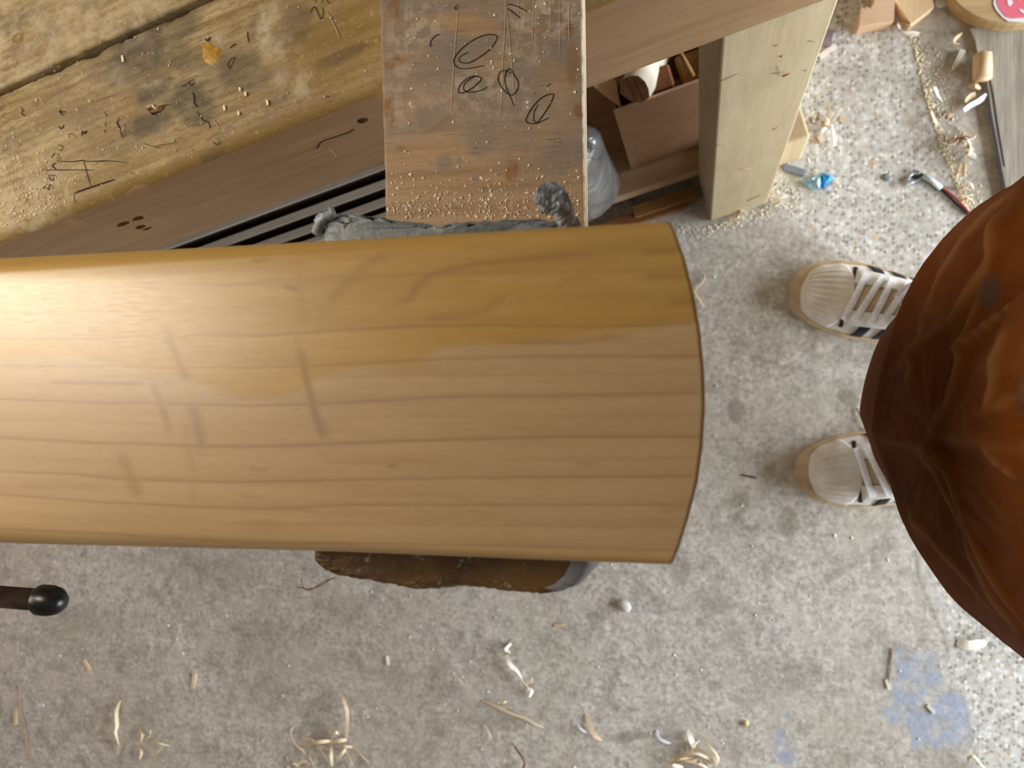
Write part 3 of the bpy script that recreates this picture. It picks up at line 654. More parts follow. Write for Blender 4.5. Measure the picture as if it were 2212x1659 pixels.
    scr = [S((800, 0), (780, 300), (755, 600), (735, 950), (728, 1140)), S((1280, 0), (1272, 300), (1250, 650), (1240, 1000), (1225, 1160)), S((1285, 60), (1320, 400), (1350, 750), (1378, 1070)), S((1412, 0), (1410, 310)), S((1478, 30), (1478, 230)), S((1565, 0), (1555, 250), (1552, 430)), S((1690, 10), (1690, 125)), S((1735, 0), (1735, 270)), S((1830, 10), (1828, 520)), S((1925, 20), (1922, 280), (1932, 440)), S((278, 30), (280, 290)), S((350, 255), (340, 310))]
    for p in scr: ribbon('scratch_mark', p, 0.0004, M['scratch'], r, 0.00005, taper=0.4)
build_board()

# ================================================================== sawdust (nobody could count it)
def grains(name, pts, sizes, mat, label, seed=1):
    rng = np.random.default_rng(seed); V, F = [], []
    base = np.array([(1, 0, -0.5), (-0.5, 0.87, -0.5), (-0.5, -0.87, -0.5), (0.1, 0, 0.6), (-0.6, 0.3, 0.4)])
    for (x, y, z), s in zip(pts, sizes):
        a = rng.uniform(0, 6.28); c, sn = math.cos(a), math.sin(a); st = rng.uniform(0.6, 1.5); k = len(V)
        for bx, by, bz in base * rng.uniform(0.7, 1.3, (5, 3)):
            bx *= st; V.append((x + (bx * c - by * sn) * s, y + (bx * sn + by * c) * s, z + max(bz + 0.5, 0.0) * s * 0.8))
        F += [(k, k + 1, k + 3), (k + 1, k + 4, k + 3), (k + 1, k + 2, k + 4), (k + 2, k, k + 3), (k + 2, k + 3, k + 4), (k + 2, k + 1, k)]
    o = mesh_obj(name, V, F, mat); tag(o, label, 'sawdust', kind='stuff')
def scatter_px(n, fx, z, seed, smin, smax):
    rng = np.random.default_rng(seed); pts, sz = [], []
    while len(pts) < n:
        x, y = fx(rng)
        if x is None: continue
        w = at(x, y, z); pts.append((*w, z)); sz.append(smin + (smax - smin) * rng.random() ** 3)
    return pts, sz
def f_bench(r):
    if r.random() < 0.72:
        x, y = r.normal(60, 46), r.normal(430, 52)
    elif r.random() < 0.5: x, y = r.uniform(0, 480), r.uniform(60, 480)
    else: x, y = r.uniform(0, 820), r.uniform(0, 480)
    s, t = st_of(x, y, ZB)
    if t < TF + 0.008 or x < -5 or x > 812: return None, None
    return x, y
p, s = scatter_px(900, f_bench, ZB + 0.0004, 3, 0.00035, 0.0013); grains('sawdust', p, s, M['sawdust'], 'pale sawdust sprinkled over the stained bench top')
def f_board(r):
    q = r.random()
    if q < 0.6: x, y = r.uniform(842, 1250), 470 - abs(r.normal(0, 42))
    elif q < 0.72: x, y = r.normal(1010, 60), r.normal(440, 16)
    else: x, y = r.uniform(838, 1252), r.uniform(0, 470)
    if x < 838 or x > 1252 or y > 478: return None, None
    return x, y
p, s = scatter_px(1150, f_board, ZP + 0.0002, 5, 0.0003, 0.0013); grains('sawdust', p, s, M['sawdust'], 'pale sawdust and crumbs lying on the plywood board by the grey jaw', 5)
def f_joint(r):
    y = r.uniform(70, 470); x = np.interp(y, [60, 100, 200, 290, 400, 460], [1955, 1972, 1996, 2022, 2064, 2085]) + abs(r.normal(0, 12)) + (r.random() < 0.25) * r.uniform(0, 50)
    return x, y
p, s = scatter_px(1700, f_joint, 0.0002, 7, 0.0005, 0.0022); grains('sawdust', p, s, M['sawdust'], 'line of sawdust and crumbs gathered in the floor joint', 7)
def f_foot(r):
    q = r.random()
    if q < 0.5: x = r.uniform(1460, 1680); y = np.interp(x, [1460, 1535, 1660], [490, 488, 445]) + abs(r.normal(0, 12))
    elif q < 0.8: x, y = r.normal(1665, 26), r.normal(410, 30)
    else: x, y = r.normal(1760, 40), r.normal(300, 50)
    return x, y
p, s = scatter_px(900, f_foot, 0.0002, 9, 0.0004, 0.0019); grains('sawdust', p, s, M['sawdust'], 'sawdust and crumbs heaped round the foot of the bench leg', 9)
def f_floor(r):
    x, y = r.uniform(-20, 2212), r.uniform(520, 1680)
    return (None, None) if (x > 1640 and 540 < y < 1120) else (x, y)
p, s = scatter_px(900, f_floor, 0.0002, 11, 0.0003, 0.0022); grains('sawdust', p, s, M['sawdust'], 'scattered crumbs of sawdust across the open concrete floor', 11)

# ================================================================== cricket bat
ZBAT = H - 0.25
def build_bat():
    r = empty('cricket_bat', (0, 0, ZBAT)); tag(r, 'pale willow cricket bat blade, half oiled golden, clamped face up', 'cricket bat')
    px_t = np.array([480, 500, 560, 640, 720, 800, 880, 960, 1040, 1120, 1180, 1219]); px_x = np.array([1446, 1457, 1479, 1499, 1513, 1521, 1523, 1518, 1507, 1486, 1467, 1451])
    ty, tx = [], []
    for x, y in zip(px_x, px_t):
        w = at(x, y, ZBAT); tx.append(w[0]); ty.append(w[1])
    ty, tx = np.array(ty)[::-1], np.array(tx)[::-1]
    ss = np.concatenate([np.linspace(0, 0.0035, 7), np.arange(0.0042, 0.34, 0.0010), np.linspace(0.345, 0.555, 30)])
    ny = 331; us = np.sin(np.linspace(-1, 1, ny) * math.pi / 2 * 0.82) / math.sin(math.pi / 2 * 0.82)
    S, U = np.meshgrid(ss, us, indexing='ij')
    wup = np.interp(S, [0, 0.12, 0.27, 0.47, 0.53, 0.555], [0.0558, 0.0560, 0.0566, 0.058, 0.046, 0.022]); wdn = np.interp(S, [0, 0.12, 0.27, 0.47, 0.53, 0.555], [0.0552, 0.0574, 0.0620, 0.064, 0.050, 0.022])
    Y = np.where(U > 0, U * wup, U * wdn); wv = np.where(U > 0, wup, wdn)
    toe = np.interp(np.where(U > 0, U * 0.0547, U * 0.0541), ty, tx); blend = np.exp(-S / 0.2)
    X = toe * blend + (1 - blend) * toe.max() - S
    r_e = np.interp(S, [0, .03, .12, .30], [.0025, .003, .0055, .009]); q = np.clip(np.abs(Y) - (wv - r_e), 0, r_e); roll = r_e - np.sqrt(r_e ** 2 - q ** 2 + 1e-12)
    rt = 0.0012; qt = np.clip(rt - S, 0, rt); rolt = rt - np.sqrt(rt ** 2 - qt ** 2 + 1e-12)
    crown = 0.0016 * (Y / wv) ** 2 + np.interp(S, [0, .1, .3], [0, .0008, .0026]) * np.clip((np.abs(Y) / wv - 0.76) / 0.24, 0, 1) ** 2
    Zt = -crown - np.minimum(roll + rolt, 0.0085)
    Zb = -0.030 - 0.026 * np.exp(-(Y / 0.017) ** 2) * np.clip(S / 0.06, 0.25, 1)
    Zb = np.minimum(Zb, Zt - 0.004)
    n, m = S.shape; T = np.stack([X, Y, Zt], -1); Bm = np.stack([X, Y, Zb], -1)
    V = np.concatenate([T.reshape(-1, 3), Bm.reshape(-1, 3)]); N = n * m
    walls = []
    for i in range(n - 1): walls += [(i * m, (i + 1) * m, N + (i + 1) * m, N + i * m), ((i + 1) * m + m - 1, i * m + m - 1, N + i * m + m - 1, N + (i + 1) * m + m - 1)]
    for j in range(m - 1): walls += [(j + 1, j, N + j, N + j + 1), ((n - 1) * m + j, (n - 1) * m + j + 1, N + (n - 1) * m + j + 1, N + (n - 1) * m + j)]
    o = np_mesh('blade', V, np.concatenate([grid_faces(n, m, 0), grid_faces(n, m, N, True), np.array(walls)]), M['willow'], r)
    bm = bmesh.new(); bm.from_mesh(o.data); bmesh.ops.recalc_face_normals(bm, faces=bm.faces); bm.to_mesh(o.data); bm.free()
    o.data.polygons.foreach_set('use_smooth', np.arange(len(o.data.polygons)) < 2 * (n - 1) * (m - 1))
    Tw = T + np.array([0, 0, ZBAT]); px, py = proj(Tw)
    # masks
    nz = vnoise(X + 3, Y * 2.2 + 3, 30, 101, 4) - 0.5
    ob = np.interp(px, [-400, 0, 160, 240, 400, 450, 530, 620, 700, 780, 900, 960, 1100, 1350, 1510], [760, 768, 768, 786, 812, 838, 858, 848, 806, 795, 788, 752, 740, 712, 690])
    oil = 1 - sstep(-10, 12, py - ob + nz * 34)
    oil = np.maximum(oil, 0.9 * sstep(-8, 26, py - np.interp(px, [0, 300, 700, 1100, 1450], [1150, 1165, 1182, 1188, 1200])))
    grain = np.zeros(px.shape)
    lines = [([(-300, 735), (0, 731), (163, 731), (347, 725), (369, 733), (412, 725), (570, 725), (678, 717), (760, 712), (883, 706), (1070, 703), (1252, 707), (1495, 700)], .45), ([(-300, 788), (0, 790), (228, 790), (380, 796), (597, 793), (760, 787), (940, 777), (1167, 771), (1507, 771)], .42),
             ([(-300, 856), (0, 862), (217, 869), (380, 874), (542, 877), (760, 870), (951, 859), (1167, 855), (1507, 849)], .5), ([(-300, 935), (0, 945), (217, 956), (434, 965), (600, 964), (742, 958), (1053, 948), (1223, 944), (1512, 944)], .55), ([(-300, 1010), (0, 1018), (163, 1023), (282, 1037), (488, 1042), (760, 1037), (1110, 1032), (1495, 1029)], .5),
             ([(-300, 1050), (0, 1067), (217, 1083), (407, 1095), (570, 1099), (760, 1091), (1110, 1091), (1484, 1091)], .45), ([(-300, 1136), (0, 1142), (217, 1150), (326, 1162), (542, 1172), (760, 1174), (1100, 1180), (1470, 1190)], .35), ([(228, 611), (488, 617), (624, 603), (787, 595), (968, 592), (1478, 584)], .28), ([(-200, 676), (300, 672), (640, 660), (900, 650)], .2), ([(700, 815), (1100, 810), (1510, 805)], .18), ([(700, 905), (1100, 900), (1515, 896)], .16), ([(0, 905), (400, 918), (760, 915)], .12), ([(700, 1000), (1500, 990)], .15), ([(500, 1130), (1470, 1140)], .2)]
    wob = (vnoise(X + 3, Y * 0 + 3, 40, 111, 2) - 0.5) * 3
    for pl, w in lines:
        ly = np.interp(px, [a for a, _ in pl], [b for _, b in pl]); e = py + wob - ly; on = ((px > pl[0][0]) & (px < pl[-1][0]))
        f = np.where(e < 0, np.exp(e / 13), np.exp(-(e / 2.6) ** 2)); grain = np.maximum(grain, w * (0.35 * f + 0.65 * np.exp(-(e / 3.0) ** 2)) * on)
    def smear(poly, wd, w, soft=1.0):
        nonlocal grain
        d, f = seg_dist(px + nz * 14, py, poly); grain = np.maximum(grain, w * np.exp(-(d / wd) ** 2) * np.clip(np.sin(np.pi * np.clip(f, 0.04, 0.96)) * 2.2, 0, 1))
    for poly, wd, w in [([(352, 715), (372, 745), (392, 795), (408, 828)], 9, .5), ([(362, 722), (372, 735)], 10, .6), ([(325, 820), (340, 850), (352, 885), (374, 950)], 8, .42), ([(410, 868), (425, 905), (436, 945), (436, 975)], 13, .5), ([(255, 972), (275, 1010), (290, 1045), (304, 1078)], 16, .38), ([(643, 735), (655, 785), (662, 830), (675, 885), (692, 925), (702, 955)], 9, .6), ([(690, 900), (703, 950)], 14, .4),
                        ([(90, 826), (200, 827), (325, 830)], 4, .5), ([(540, 566), (584, 560)], 5, .45), ([(610, 618), (645, 627)], 6, .5), ([(400, 870), (420, 1040), (410, 1100)], 12, .16), ([(660, 740), (640, 600), (650, 560)], 14, .14), ([(270, 675), (390, 672)], 3, .35), ([(0, 686), (30, 686)], 3, .4), ([(515, 1072), (575, 1076)], 4, .3), ([(540, 1012), (580, 1016)], 5, .35), ([(830, 1006), (860, 1008)], 5, .4), ([(1240, 1000), (1300, 1002)], 5, .25), ([(530, 1130), (620, 1132)], 10, .2), ([(40, 1050), (120, 1054)], 4, .25),
                        ([(690, 670), (740, 620), (790, 572), (850, 545)], 12, .3), ([(821, 665), (883, 646), (905, 610), (930, 592), (1025, 570), (1223, 550), (1320, 548)], 9, .42), ([(900, 690), (970, 684), (1040, 672), (1099, 635)], 10, .36), ([(1190, 612), (1260, 600), (1300, 606)], 8, .3), ([(1390, 545), (1470, 540)], 9, .35), ([(1380, 597), (1490, 596)], 9, .35), ([(1440, 655), (1510, 650)], 8, .4), ([(1060, 738), (1250, 740), (1360, 722)], 6, .3), ([(1400, 770), (1510, 768)], 8, .3), ([(1150, 855), (1510, 850)], 9, .3), ([(1420, 1098), (1490, 1096)], 9, .22)]: smear(poly, wd, w)
    yel = np.zeros(px.shape)
    for poly, wd, w in [([(940, 735), (1070, 715), (1167, 703), (1354, 675), (1505, 660)], 22, .6), ([(1082, 745), (1354, 722)], 12, .4), ([(380, 770), (400, 790)], 16, .5), ([(640, 770), (660, 792), (700, 800)], 14, .5), ([(500, 835), (600, 840)], 16, .4), ([(560, 560), (640, 580)], 26, .3), ([(840, 790), (930, 790)], 14, .4), ([(0, 560), (700, 535), (1400, 500)], 12, .35)]:
        d, f = seg_dist(px, py + nz * 20, poly); yel = np.maximum(yel, w * np.exp(-(d / wd) ** 2))
    z = lambda a, k: np.concatenate([a.ravel(), a.ravel() * 0 + k])
    set_attr(o.data, 'mask', z(oil, .4), z(grain, 0), z(yel, 0))
    x0 = toe.max() - 0.555
    tube('handle', [(x0 + 0.05, 0, -0.026), (x0 - 0.02, 0, -0.024), (x0 - 0.30, 0, -0.022)], [0.0165, 0.0172, 0.0172], plain('handle_cane', (200, 164, 110), 0.6), r, 20)
    tube('grip', [(x0 - 0.03, 0, -0.024), (x0 - 0.29, 0, -0.022)], 0.0192, plain('rubber_grip', (40, 44, 60), 0.8), r, 20)
build_bat()

# ================================================================== vises holding the bat
def prism_bm(out, z0, z1, inset=0.006, drop=0.004, jit=0.0008, sub=6):
    """padded block from an outline (list of (x,y)); rounded, wrinkled upper edge"""
    pts = []
    n0 = len(out)
    for i in range(n0):
        a, b = Vector(out[i]), Vector(out[(i + 1) % n0])
        for k in range(sub): pts.append(a.lerp(b, k / sub))
    n = len(pts); c = sum(pts, Vector((0, 0))) / n
    lv = [(z0, 0.002), (z0 + (z1 - z0) * 0.3, 0.0), (z0 + (z1 - z0) * 0.6, 0.0), (z1 - drop * 1.6, 0.0005), (z1 - drop * 0.6, inset * 0.35), (z1 - drop * 0.15, inset * 0.75), (z1, inset * 1.3), (z1 + 0.0003, inset * 2.4)]
    bm = bmesh.new(); rings = []
    for z, ins in lv:
        ring = []
        for p in pts:
            d = (c - p); L = d.length; q = p + d.normalized() * min(ins, L * 0.6)
            ring.append(bm.verts.new((q.x + random.uniform(-jit, jit), q.y + random.uniform(-jit, jit), z + random.uniform(-jit, jit))))
        rings.append(ring)
    for a, b in zip(rings, rings[1:]):
        for i in range(n): bm.faces.new((a[i], a[(i + 1) % n], b[(i + 1) % n], b[i]))
    bm.faces.new(rings[0][::-1]); bm.faces.new(rings[-1])
    bmesh.ops.recalc_face_normals(bm, faces=bm.faces)
    return bm
ZJ = ZBAT - 0.0335             # top of the padded jaws
def build_vise():
    c = P(970, 860, ZJ)
    r = empty('bench_vise', (0, 0, 0)); tag(r, 'small bench vise with taped jaws gripping the bat above the plywood board', 'vise')
    q = lambda *p: [at(x, y, ZJ) for x, y in p]
    yi = 0.027
    rear = q((684, 500), (686, 478), (700, 464), (728, 456), (770, 460), (840, 468), (920, 473), (1000, 474), (1090, 474), (1180, 472), (1222, 478), (1244, 490))
    rear = [(rear[-1][0] + 0.002, yi)] + rear[::-1] + [(rear[0][0] + 0.001, yi)]
    jr = bm_obj('rear_jaw', prism_bm(rear, ZJ - 0.052, ZJ, 0.005, 0.006, 0.0007, 8), M['tape_grey'], r, True); jr['label'] = 'jaw wrapped in wrinkled grey tape'
    front = q((664, 1190), (664, 1213), (682, 1230), (712, 1244), (770, 1254), (840, 1270), (880, 1280), (935, 1283), (1000, 1279), (1070, 1281), (1130, 1285), (1190, 1288), (1222, 1283), (1254, 1270), (1275, 1246), (1288, 1215), (1290, 1195))
    # slate taped end, brown taped body
    front = [(front[0][0], -yi)] + front + [(front[-1][0], -yi)]
    jf = bm_obj('front_jaw', prism_bm(front, ZJ - 0.052, ZJ, 0.004, 0.007, 0.0003, 8), M['tape_brown'], r, True); jf['label'] = 'jaw wrapped in shiny brown tape'
    jf.data.materials.append(M['tape_slate']); xe = at(1190, 1250, ZJ)[0]
    me = jf.data
    for f in me.polygons:
        if f.center.x > xe + 0.003 * math.sin(f.center.y * 900): f.material_index = 1
    # lumpy curled tail of tape on the rear jaw
    pth = [(1232, 492, 0.000), (1222, 478, 0.004), (1219, 462, 0.010), (1212, 446, 0.015), (1200, 434, 0.018), (1186, 428, 0.018), (1174, 424, 0.016)]
    pts = smooth_path([P(x, y, ZJ + dz) for x, y, dz in pth], 9); n = len(pts)
    rad = np.interp(np.linspace(0, 1, n), [0, 0.2, 0.45, 0.7, 0.88, 1], [0.0042, 0.0030, 0.0034, 0.0050, 0.0052, 0.0015])
    tc = tube('tape_curl', pts, list(rad), M['tape_slate'], r, 22, jit=0.22); tc.data.polygons.foreach_set('use_smooth', [False] * len(tc.data.polygons))
    # frayed corner at the far end of the rear jaw
    pts = smooth_path([P(686, 505, ZJ - 0.004), P(690, 484, ZJ - 0.001), P(702, 468, ZJ + 0.001), P(722, 458, ZJ + 0.001)], 5)
    tube('tape_fray', pts, [0.0022] * len(pts), M['tape_grey'], r, 9, jit=0.35)
    for pp in ([(724, 1248), (700, 1256), (670, 1275), (655, 1268), (650, 1248)], [(716, 1250), (690, 1266), (668, 1272), (640, 1268)]):
        tube('loose_fibre', smooth_path([P(x, y, ZJ - 0.012) for x, y in pp], 4), 0.00022, M['shaving_brown'], r, 4)
    # body: column, guide bars, screw and base
    box('slide', c.x - 0.022, c.x + 0.022, -0.060, 0.062, ZJ - 0.088, ZJ - 0.053, M['cast'], r, 0.004)
    box('column', c.x - 0.032, c.x + 0.032, 0.012, 0.060, ZP + 0.012, ZJ - 0.053, M['cast'], r, 0.006)
    box('base_plate', c.x - 0.055, c.x + 0.055, 0.008, 0.080, ZP + 0.0005, ZP + 0.0125, M['cast'], r, 0.003)
    tube('screw', [(c.x, -0.064, ZJ - 0.10), (c.x, 0.05, ZJ - 0.10)], 0.008, M['steel_bar'], r, 14)
build_vise()
def build_vise_far():
    tip = P(142, 1300, 0.944); zc = 0.944
    r = empty('bench_vise', (-0.47, 0, 0)); tag(r, 'second vise further along the bench with a black-capped tommy bar', 'vise')
    a = (tip.x + 0.47 - 0.012, tip.y)
    # horizontal sliding bar with rounded black caps
    tube('tommy_bar', [(a[0], a[1], zc), (a[0] - 0.36, a[1], zc)], 0.0057, M['steel_bar'], r, 18)
    def cap(x, sgn):
        prof = [(-0.001, 0.0), (-0.001, 0.0072), (0.0005, 0.0080), (0.006, 0.0080), (0.0105, 0.0070), (0.0136, 0.0048), (0.0150, 0.0018), (0.0151, 0.0)]
        V, F, n = [], [], 24
        for dx, rr in prof:
            for k in range(n): V.append((x + sgn * dx, a[1] + rr * math.cos(2 * math.pi * k / n), zc + rr * math.sin(2 * math.pi * k / n)))
        for i in range(len(prof) - 1):
            for k in range(n): F.append((i * n + k, i * n + (k + 1) % n, (i + 1) * n + (k + 1) % n, (i + 1) * n + k))
        c = mesh_obj('bar_cap', V, F, M['black_rubber'], r, True); c['label'] = 'domed black rubber cap'
    cap(a[0] - 0.004, 1); cap(a[0] - 0.356, -1)
    x = a[0] - 0.32
    tube('screw', [(x, a[1] - 0.014, zc), (x, 0.06, zc)], 0.011, M['steel_bar'], r, 16)
    tube('screw_boss', [(x, a[1] - 0.018, zc), (x, a[1] + 0.018, zc)], 0.016, M['cast'], r, 20)
    box('front_jaw', x - 0.055, x + 0.055, -0.078, -0.027, ZJ - 0.075, ZJ, M['tape_brown'], r, 0.004)
    box('rear_jaw', x - 0.055, x + 0.055, 0.027, 0.078, ZJ - 0.075, ZJ, M['tape_grey'], r, 0.004)
    box('slide', x - 0.02, x + 0.02, -0.07, 0.25, ZJ - 0.105, ZJ - 0.0755, M['cast'], r, 0.004)
    box('column', x - 0.03, x + 0.03, 0.19, 0.25, ZB + 0.012, ZJ - 0.076, M['cast'], r, 0.005)
    box('base_plate', x - 0.05, x + 0.05, 0.185, 0.26, ZB + 0.0015, ZB + 0.0125, M['cast'], r, 0.003)
build_vise_far()

# ================================================================== things stored under the bench
def bench_box(name, s0, s1, t0, t1, z0, z1, mat, bevel=0.001, parent=None):
    o = box(name, s0, s1, t0, t1, z0, z1, mat, parent, bevel)
    if parent is None: o.rotation_euler = (0, 0, BA)
    return o
def build_under():
    zs = 0.0625
    for i, (t0, t1, ht, lab) in enumerate([(0.3275, 0.336, 0.33, 'outermost of the boards on edge under the bench, nearest its front beam'), (0.3495, 0.3605, 0.33, 'second board on edge behind the outermost one under the bench'), (0.3725, 0.3835, 0.33, 'third board on edge under the bench, between two grey edged boards'), (0.395, 0.409, 0.335, 'fourth board on edge under the bench, tucked under its beam'), (0.425, 0.438, 0.34, 'rearmost board on edge deep under the bench')]):
        r = empty('storage_board', (0, 0, 0), BA); tag(r, lab, 'board', 'boards stored on edge under the bench')
        if t0 < 0.334: t0, t1 = 0.3335, 0.341
        bench_box('core', -1.2 + 0.02 * i, -0.16 - 0.01 * i, t0 + 0.0004, t1 - 0.0004, zs, ht - 0.004, M['panel_face'], 0.0006, r)
        bench_box('edge_strip', -1.2 + 0.02 * i, -0.16 - 0.01 * i, t0, t1, ht - 0.0038, ht, M['panel'], 0.0006, r)
    # cardboard box of offcuts
    s0, t0 = st_of(1364, 366, zs); s1 = 0.150; t0 = max(t0, 0.337); dep = 0.20; zt = 0.315; th = 0.004
    r = empty('cardboard_box', (0, 0, 0), BA); tag(r, 'brown open cardboard box full of wood offcuts on the low shelf', 'box')
    bench_box('base', s0, s1, t0, t0 + dep, zs + 0.0003, zs + 0.004, M['card'], 0, r)
    bench_box('front_wall', s0, s1, t0, t0 + th, zs + 0.0042, zt, M['card'], 0, r)
    bench_box('back_wall', s0, s1, t0 + dep - th, t0 + dep, zs + 0.0042, zt, M['card'], 0, r)
    bench_box('side_wall', s0, s0 + th, t0 + th, t0 + dep - th, zs + 0.0042, zt, M['card'], 0, r)
    bench_box('side_wall', s1 - th, s1, t0 + th, t0 + dep - th, zs + 0.0042, zt, M['card'], 0, r)
    bench_box('rim_edge', s0, s1, t0 + 0.0005, t0 + th - 0.0005, zt, zt + 0.001, M['card_in'], 0, r)
    # flap standing up along the left side
    fl = [P(1341, 231, zt), P(1282, 187, zt + 0.02), P(1300, 150, zt + 0.02), P(1330, 172, zt)]; fl = [Vector((v.dot(E1), v.dot(E2), v.z)) for v in fl]
    q = fl + [v - Vector((0, 0, 0.003)) for v in fl]
    mesh_obj('flap', q, [(0, 1, 2, 3)[::-1], (4, 5, 6, 7), (0, 4, 5, 1), (1, 5, 6, 2), (2, 6, 7, 3), (3, 7, 4, 0)], M['card_in'], r)
    # offcuts standing in the box
    def cleft(px, py, ztop, rad, lean, label, n=11, mat_side='willow_white', mat_end='bark'):
        top = P(px, py, ztop); bot = Vector((top.x + lean[0], top.y + lean[1], lean[2])); ax = (top - bot).normalized(); a = ax.cross(Vector((0, 1, 0))).normalized(); b = ax.cross(a)
        e = empty('wood_offcut', (0, 0, 0)); tag(e, label, 'offcut', 'offcuts in the cardboard box')
        rr = [rad * random.uniform(0.85, 1.12) for _ in range(n)]; V, F = [], []
        for c, k in ((bot, 1.0), (top - ax * 0.004, 1.0), (top, 0.96)):
            for i in range(n): th = 2 * math.pi * i / n; V.append(c + (a * math.cos(th) + b * math.sin(th)) * rr[i] * k)
        for L in range(2):
            for i in range(n): F.append((L * n + i, L * n + (i + 1) % n, (L + 1) * n + (i + 1) % n, (L + 1) * n + i))
        F.append(tuple(range(n))[::-1]); mesh_obj('cleft_side', V, F, M[mat_side], e, True)
        Ve = [v + ax * 0.0004 for v in V[2 * n:3 * n]]; mesh_obj('end_grain', Ve, [tuple(range(n))], M[mat_end], e)
        for sx in (-0.3, 0.15): tube('end_crack', [top + ax * 0.0005 + a * (sx * rad) - b * rad * 0.75, top + ax * 0.0005 + a * (sx * rad + rad * 0.1) + b * rad * 0.75], 0.0005, M['splinter_dark'], e, 4)
    cleft(1370, 192, 0.335, 0.0215, (0.030, 0.085, 0.275), 'whitish round offcut with brown end grain standing in the cardboard box')
    M['red_brown'] = wood('red_brown_wood', (104, 64, 34), (140, 92, 56), 'Z', 1.0, 0.6)
    for (px, py, w, dp, zz_, mt, lb) in [(1425, 168, .015, .014, .318, 'red_brown', 'reddish brown square offcut standing beside the whitish round one in the box'), (1336, 166, .006, .010, .312, 'shaving_brown', 'thin brown offcut at the box corner behind the whitish round one'), (1500, 150, .019, .020, .300, 'darkplank', 'wide dark brown offcut at the back of the box by the leg'), (1462, 186, .010, .009, .285, 'shaving_brown', 'low brown offcut between the reddish and the wide dark one in the box')]:
        a, b = st_of(px, py, zz_); b = min(max(b, t0 + th + dp + .003), t0 + dep - th - dp - .003); a = min(max(a, s0 + th + w + .002), s1 - th - w - .002)
        o = bench_box('wood_offcut', a - w, a + w, b - dp, b + dp, zs + 0.005, zz_, M[mt], 0.003); tag(o, lb, 'offcut', 'offcuts in the cardboard box')
    a, b = P(1466, 108, 0.372), P(1497, 163, 0.335)
    o = tube('wood_offcut', [a, a.lerp(b, 0.5), b], [0.0026, 0.003, 0.003], M['darkplank'], None, 6); tag(o, 'slim brown stick leaning across the open cardboard box', 'stick', 'offcuts in the cardboard box')
    o = bench_box('paper_sheet', s0 + 0.07, s1 - 0.008, t0 + 0.186, t0 + 0.192, zs + 0.005, 0.34, M['paper_white'], 0.001); tag(o, 'white card standing at the back of the cardboard box', 'card')
    # plastic wrapped roll on the shelf in front of the dark gap
    c = P(1272, 412, zs); rb = 0.050
    prof = [(0.0, 0.0), (0.030, 0.0), (0.043, 0.004), (0.050, 0.016), (0.0505, 0.06), (0.049, 0.14), (0.047, 0.20), (0.044, 0.215), (0.036, 0.228), (0.020, 0.236), (0.0, 0.238)]
    V, F, n = [], [], 28
    for rr, z in prof:
        for k in range(n):
            th = 2 * math.pi * k / n; w = rr * (1 + 0.05 * math.sin(3 * th + z * 30) + random.uniform(-0.015, 0.015)); V.append((w * math.cos(th), w * math.sin(th), z + 0.0003))
    for i in range(len(prof) - 1):
        for k in range(n): F.append((i * n + k, i * n + (k + 1) % n, (i + 1) * n + (k + 1) % n, (i + 1) * n + k))
    o = mesh_obj('wrapped_roll', V, F, M['bag'], None, True); o.location = (c.x, c.y, zs); tag(o, 'grey roll wrapped in shiny clear plastic beside the cardboard box', 'roll')
    # planks lying on the floor under the shelf edge
    s, t = st_of(1440, 437, 0.02)
    o = bench_box('floor_plank', s - 0.055, s + 0.050, t - 0.008, t + 0.012, 0.0005, 0.02, M['darkplank'], 0.001); tag(o, 'short yellow brown batten on the floor under the bench shelf', 'batten')
    s, t = st_of(1370, 468, 0.012)
    o = bench_box('floor_plank', s - 0.12, s + 0.085, t - 0.012, t + 0.006, 0.0005, 0.014, M['red_brown'], 0.001); tag(o, 'long dark reddish batten on the floor before the yellow brown one', 'batten')
build_under()

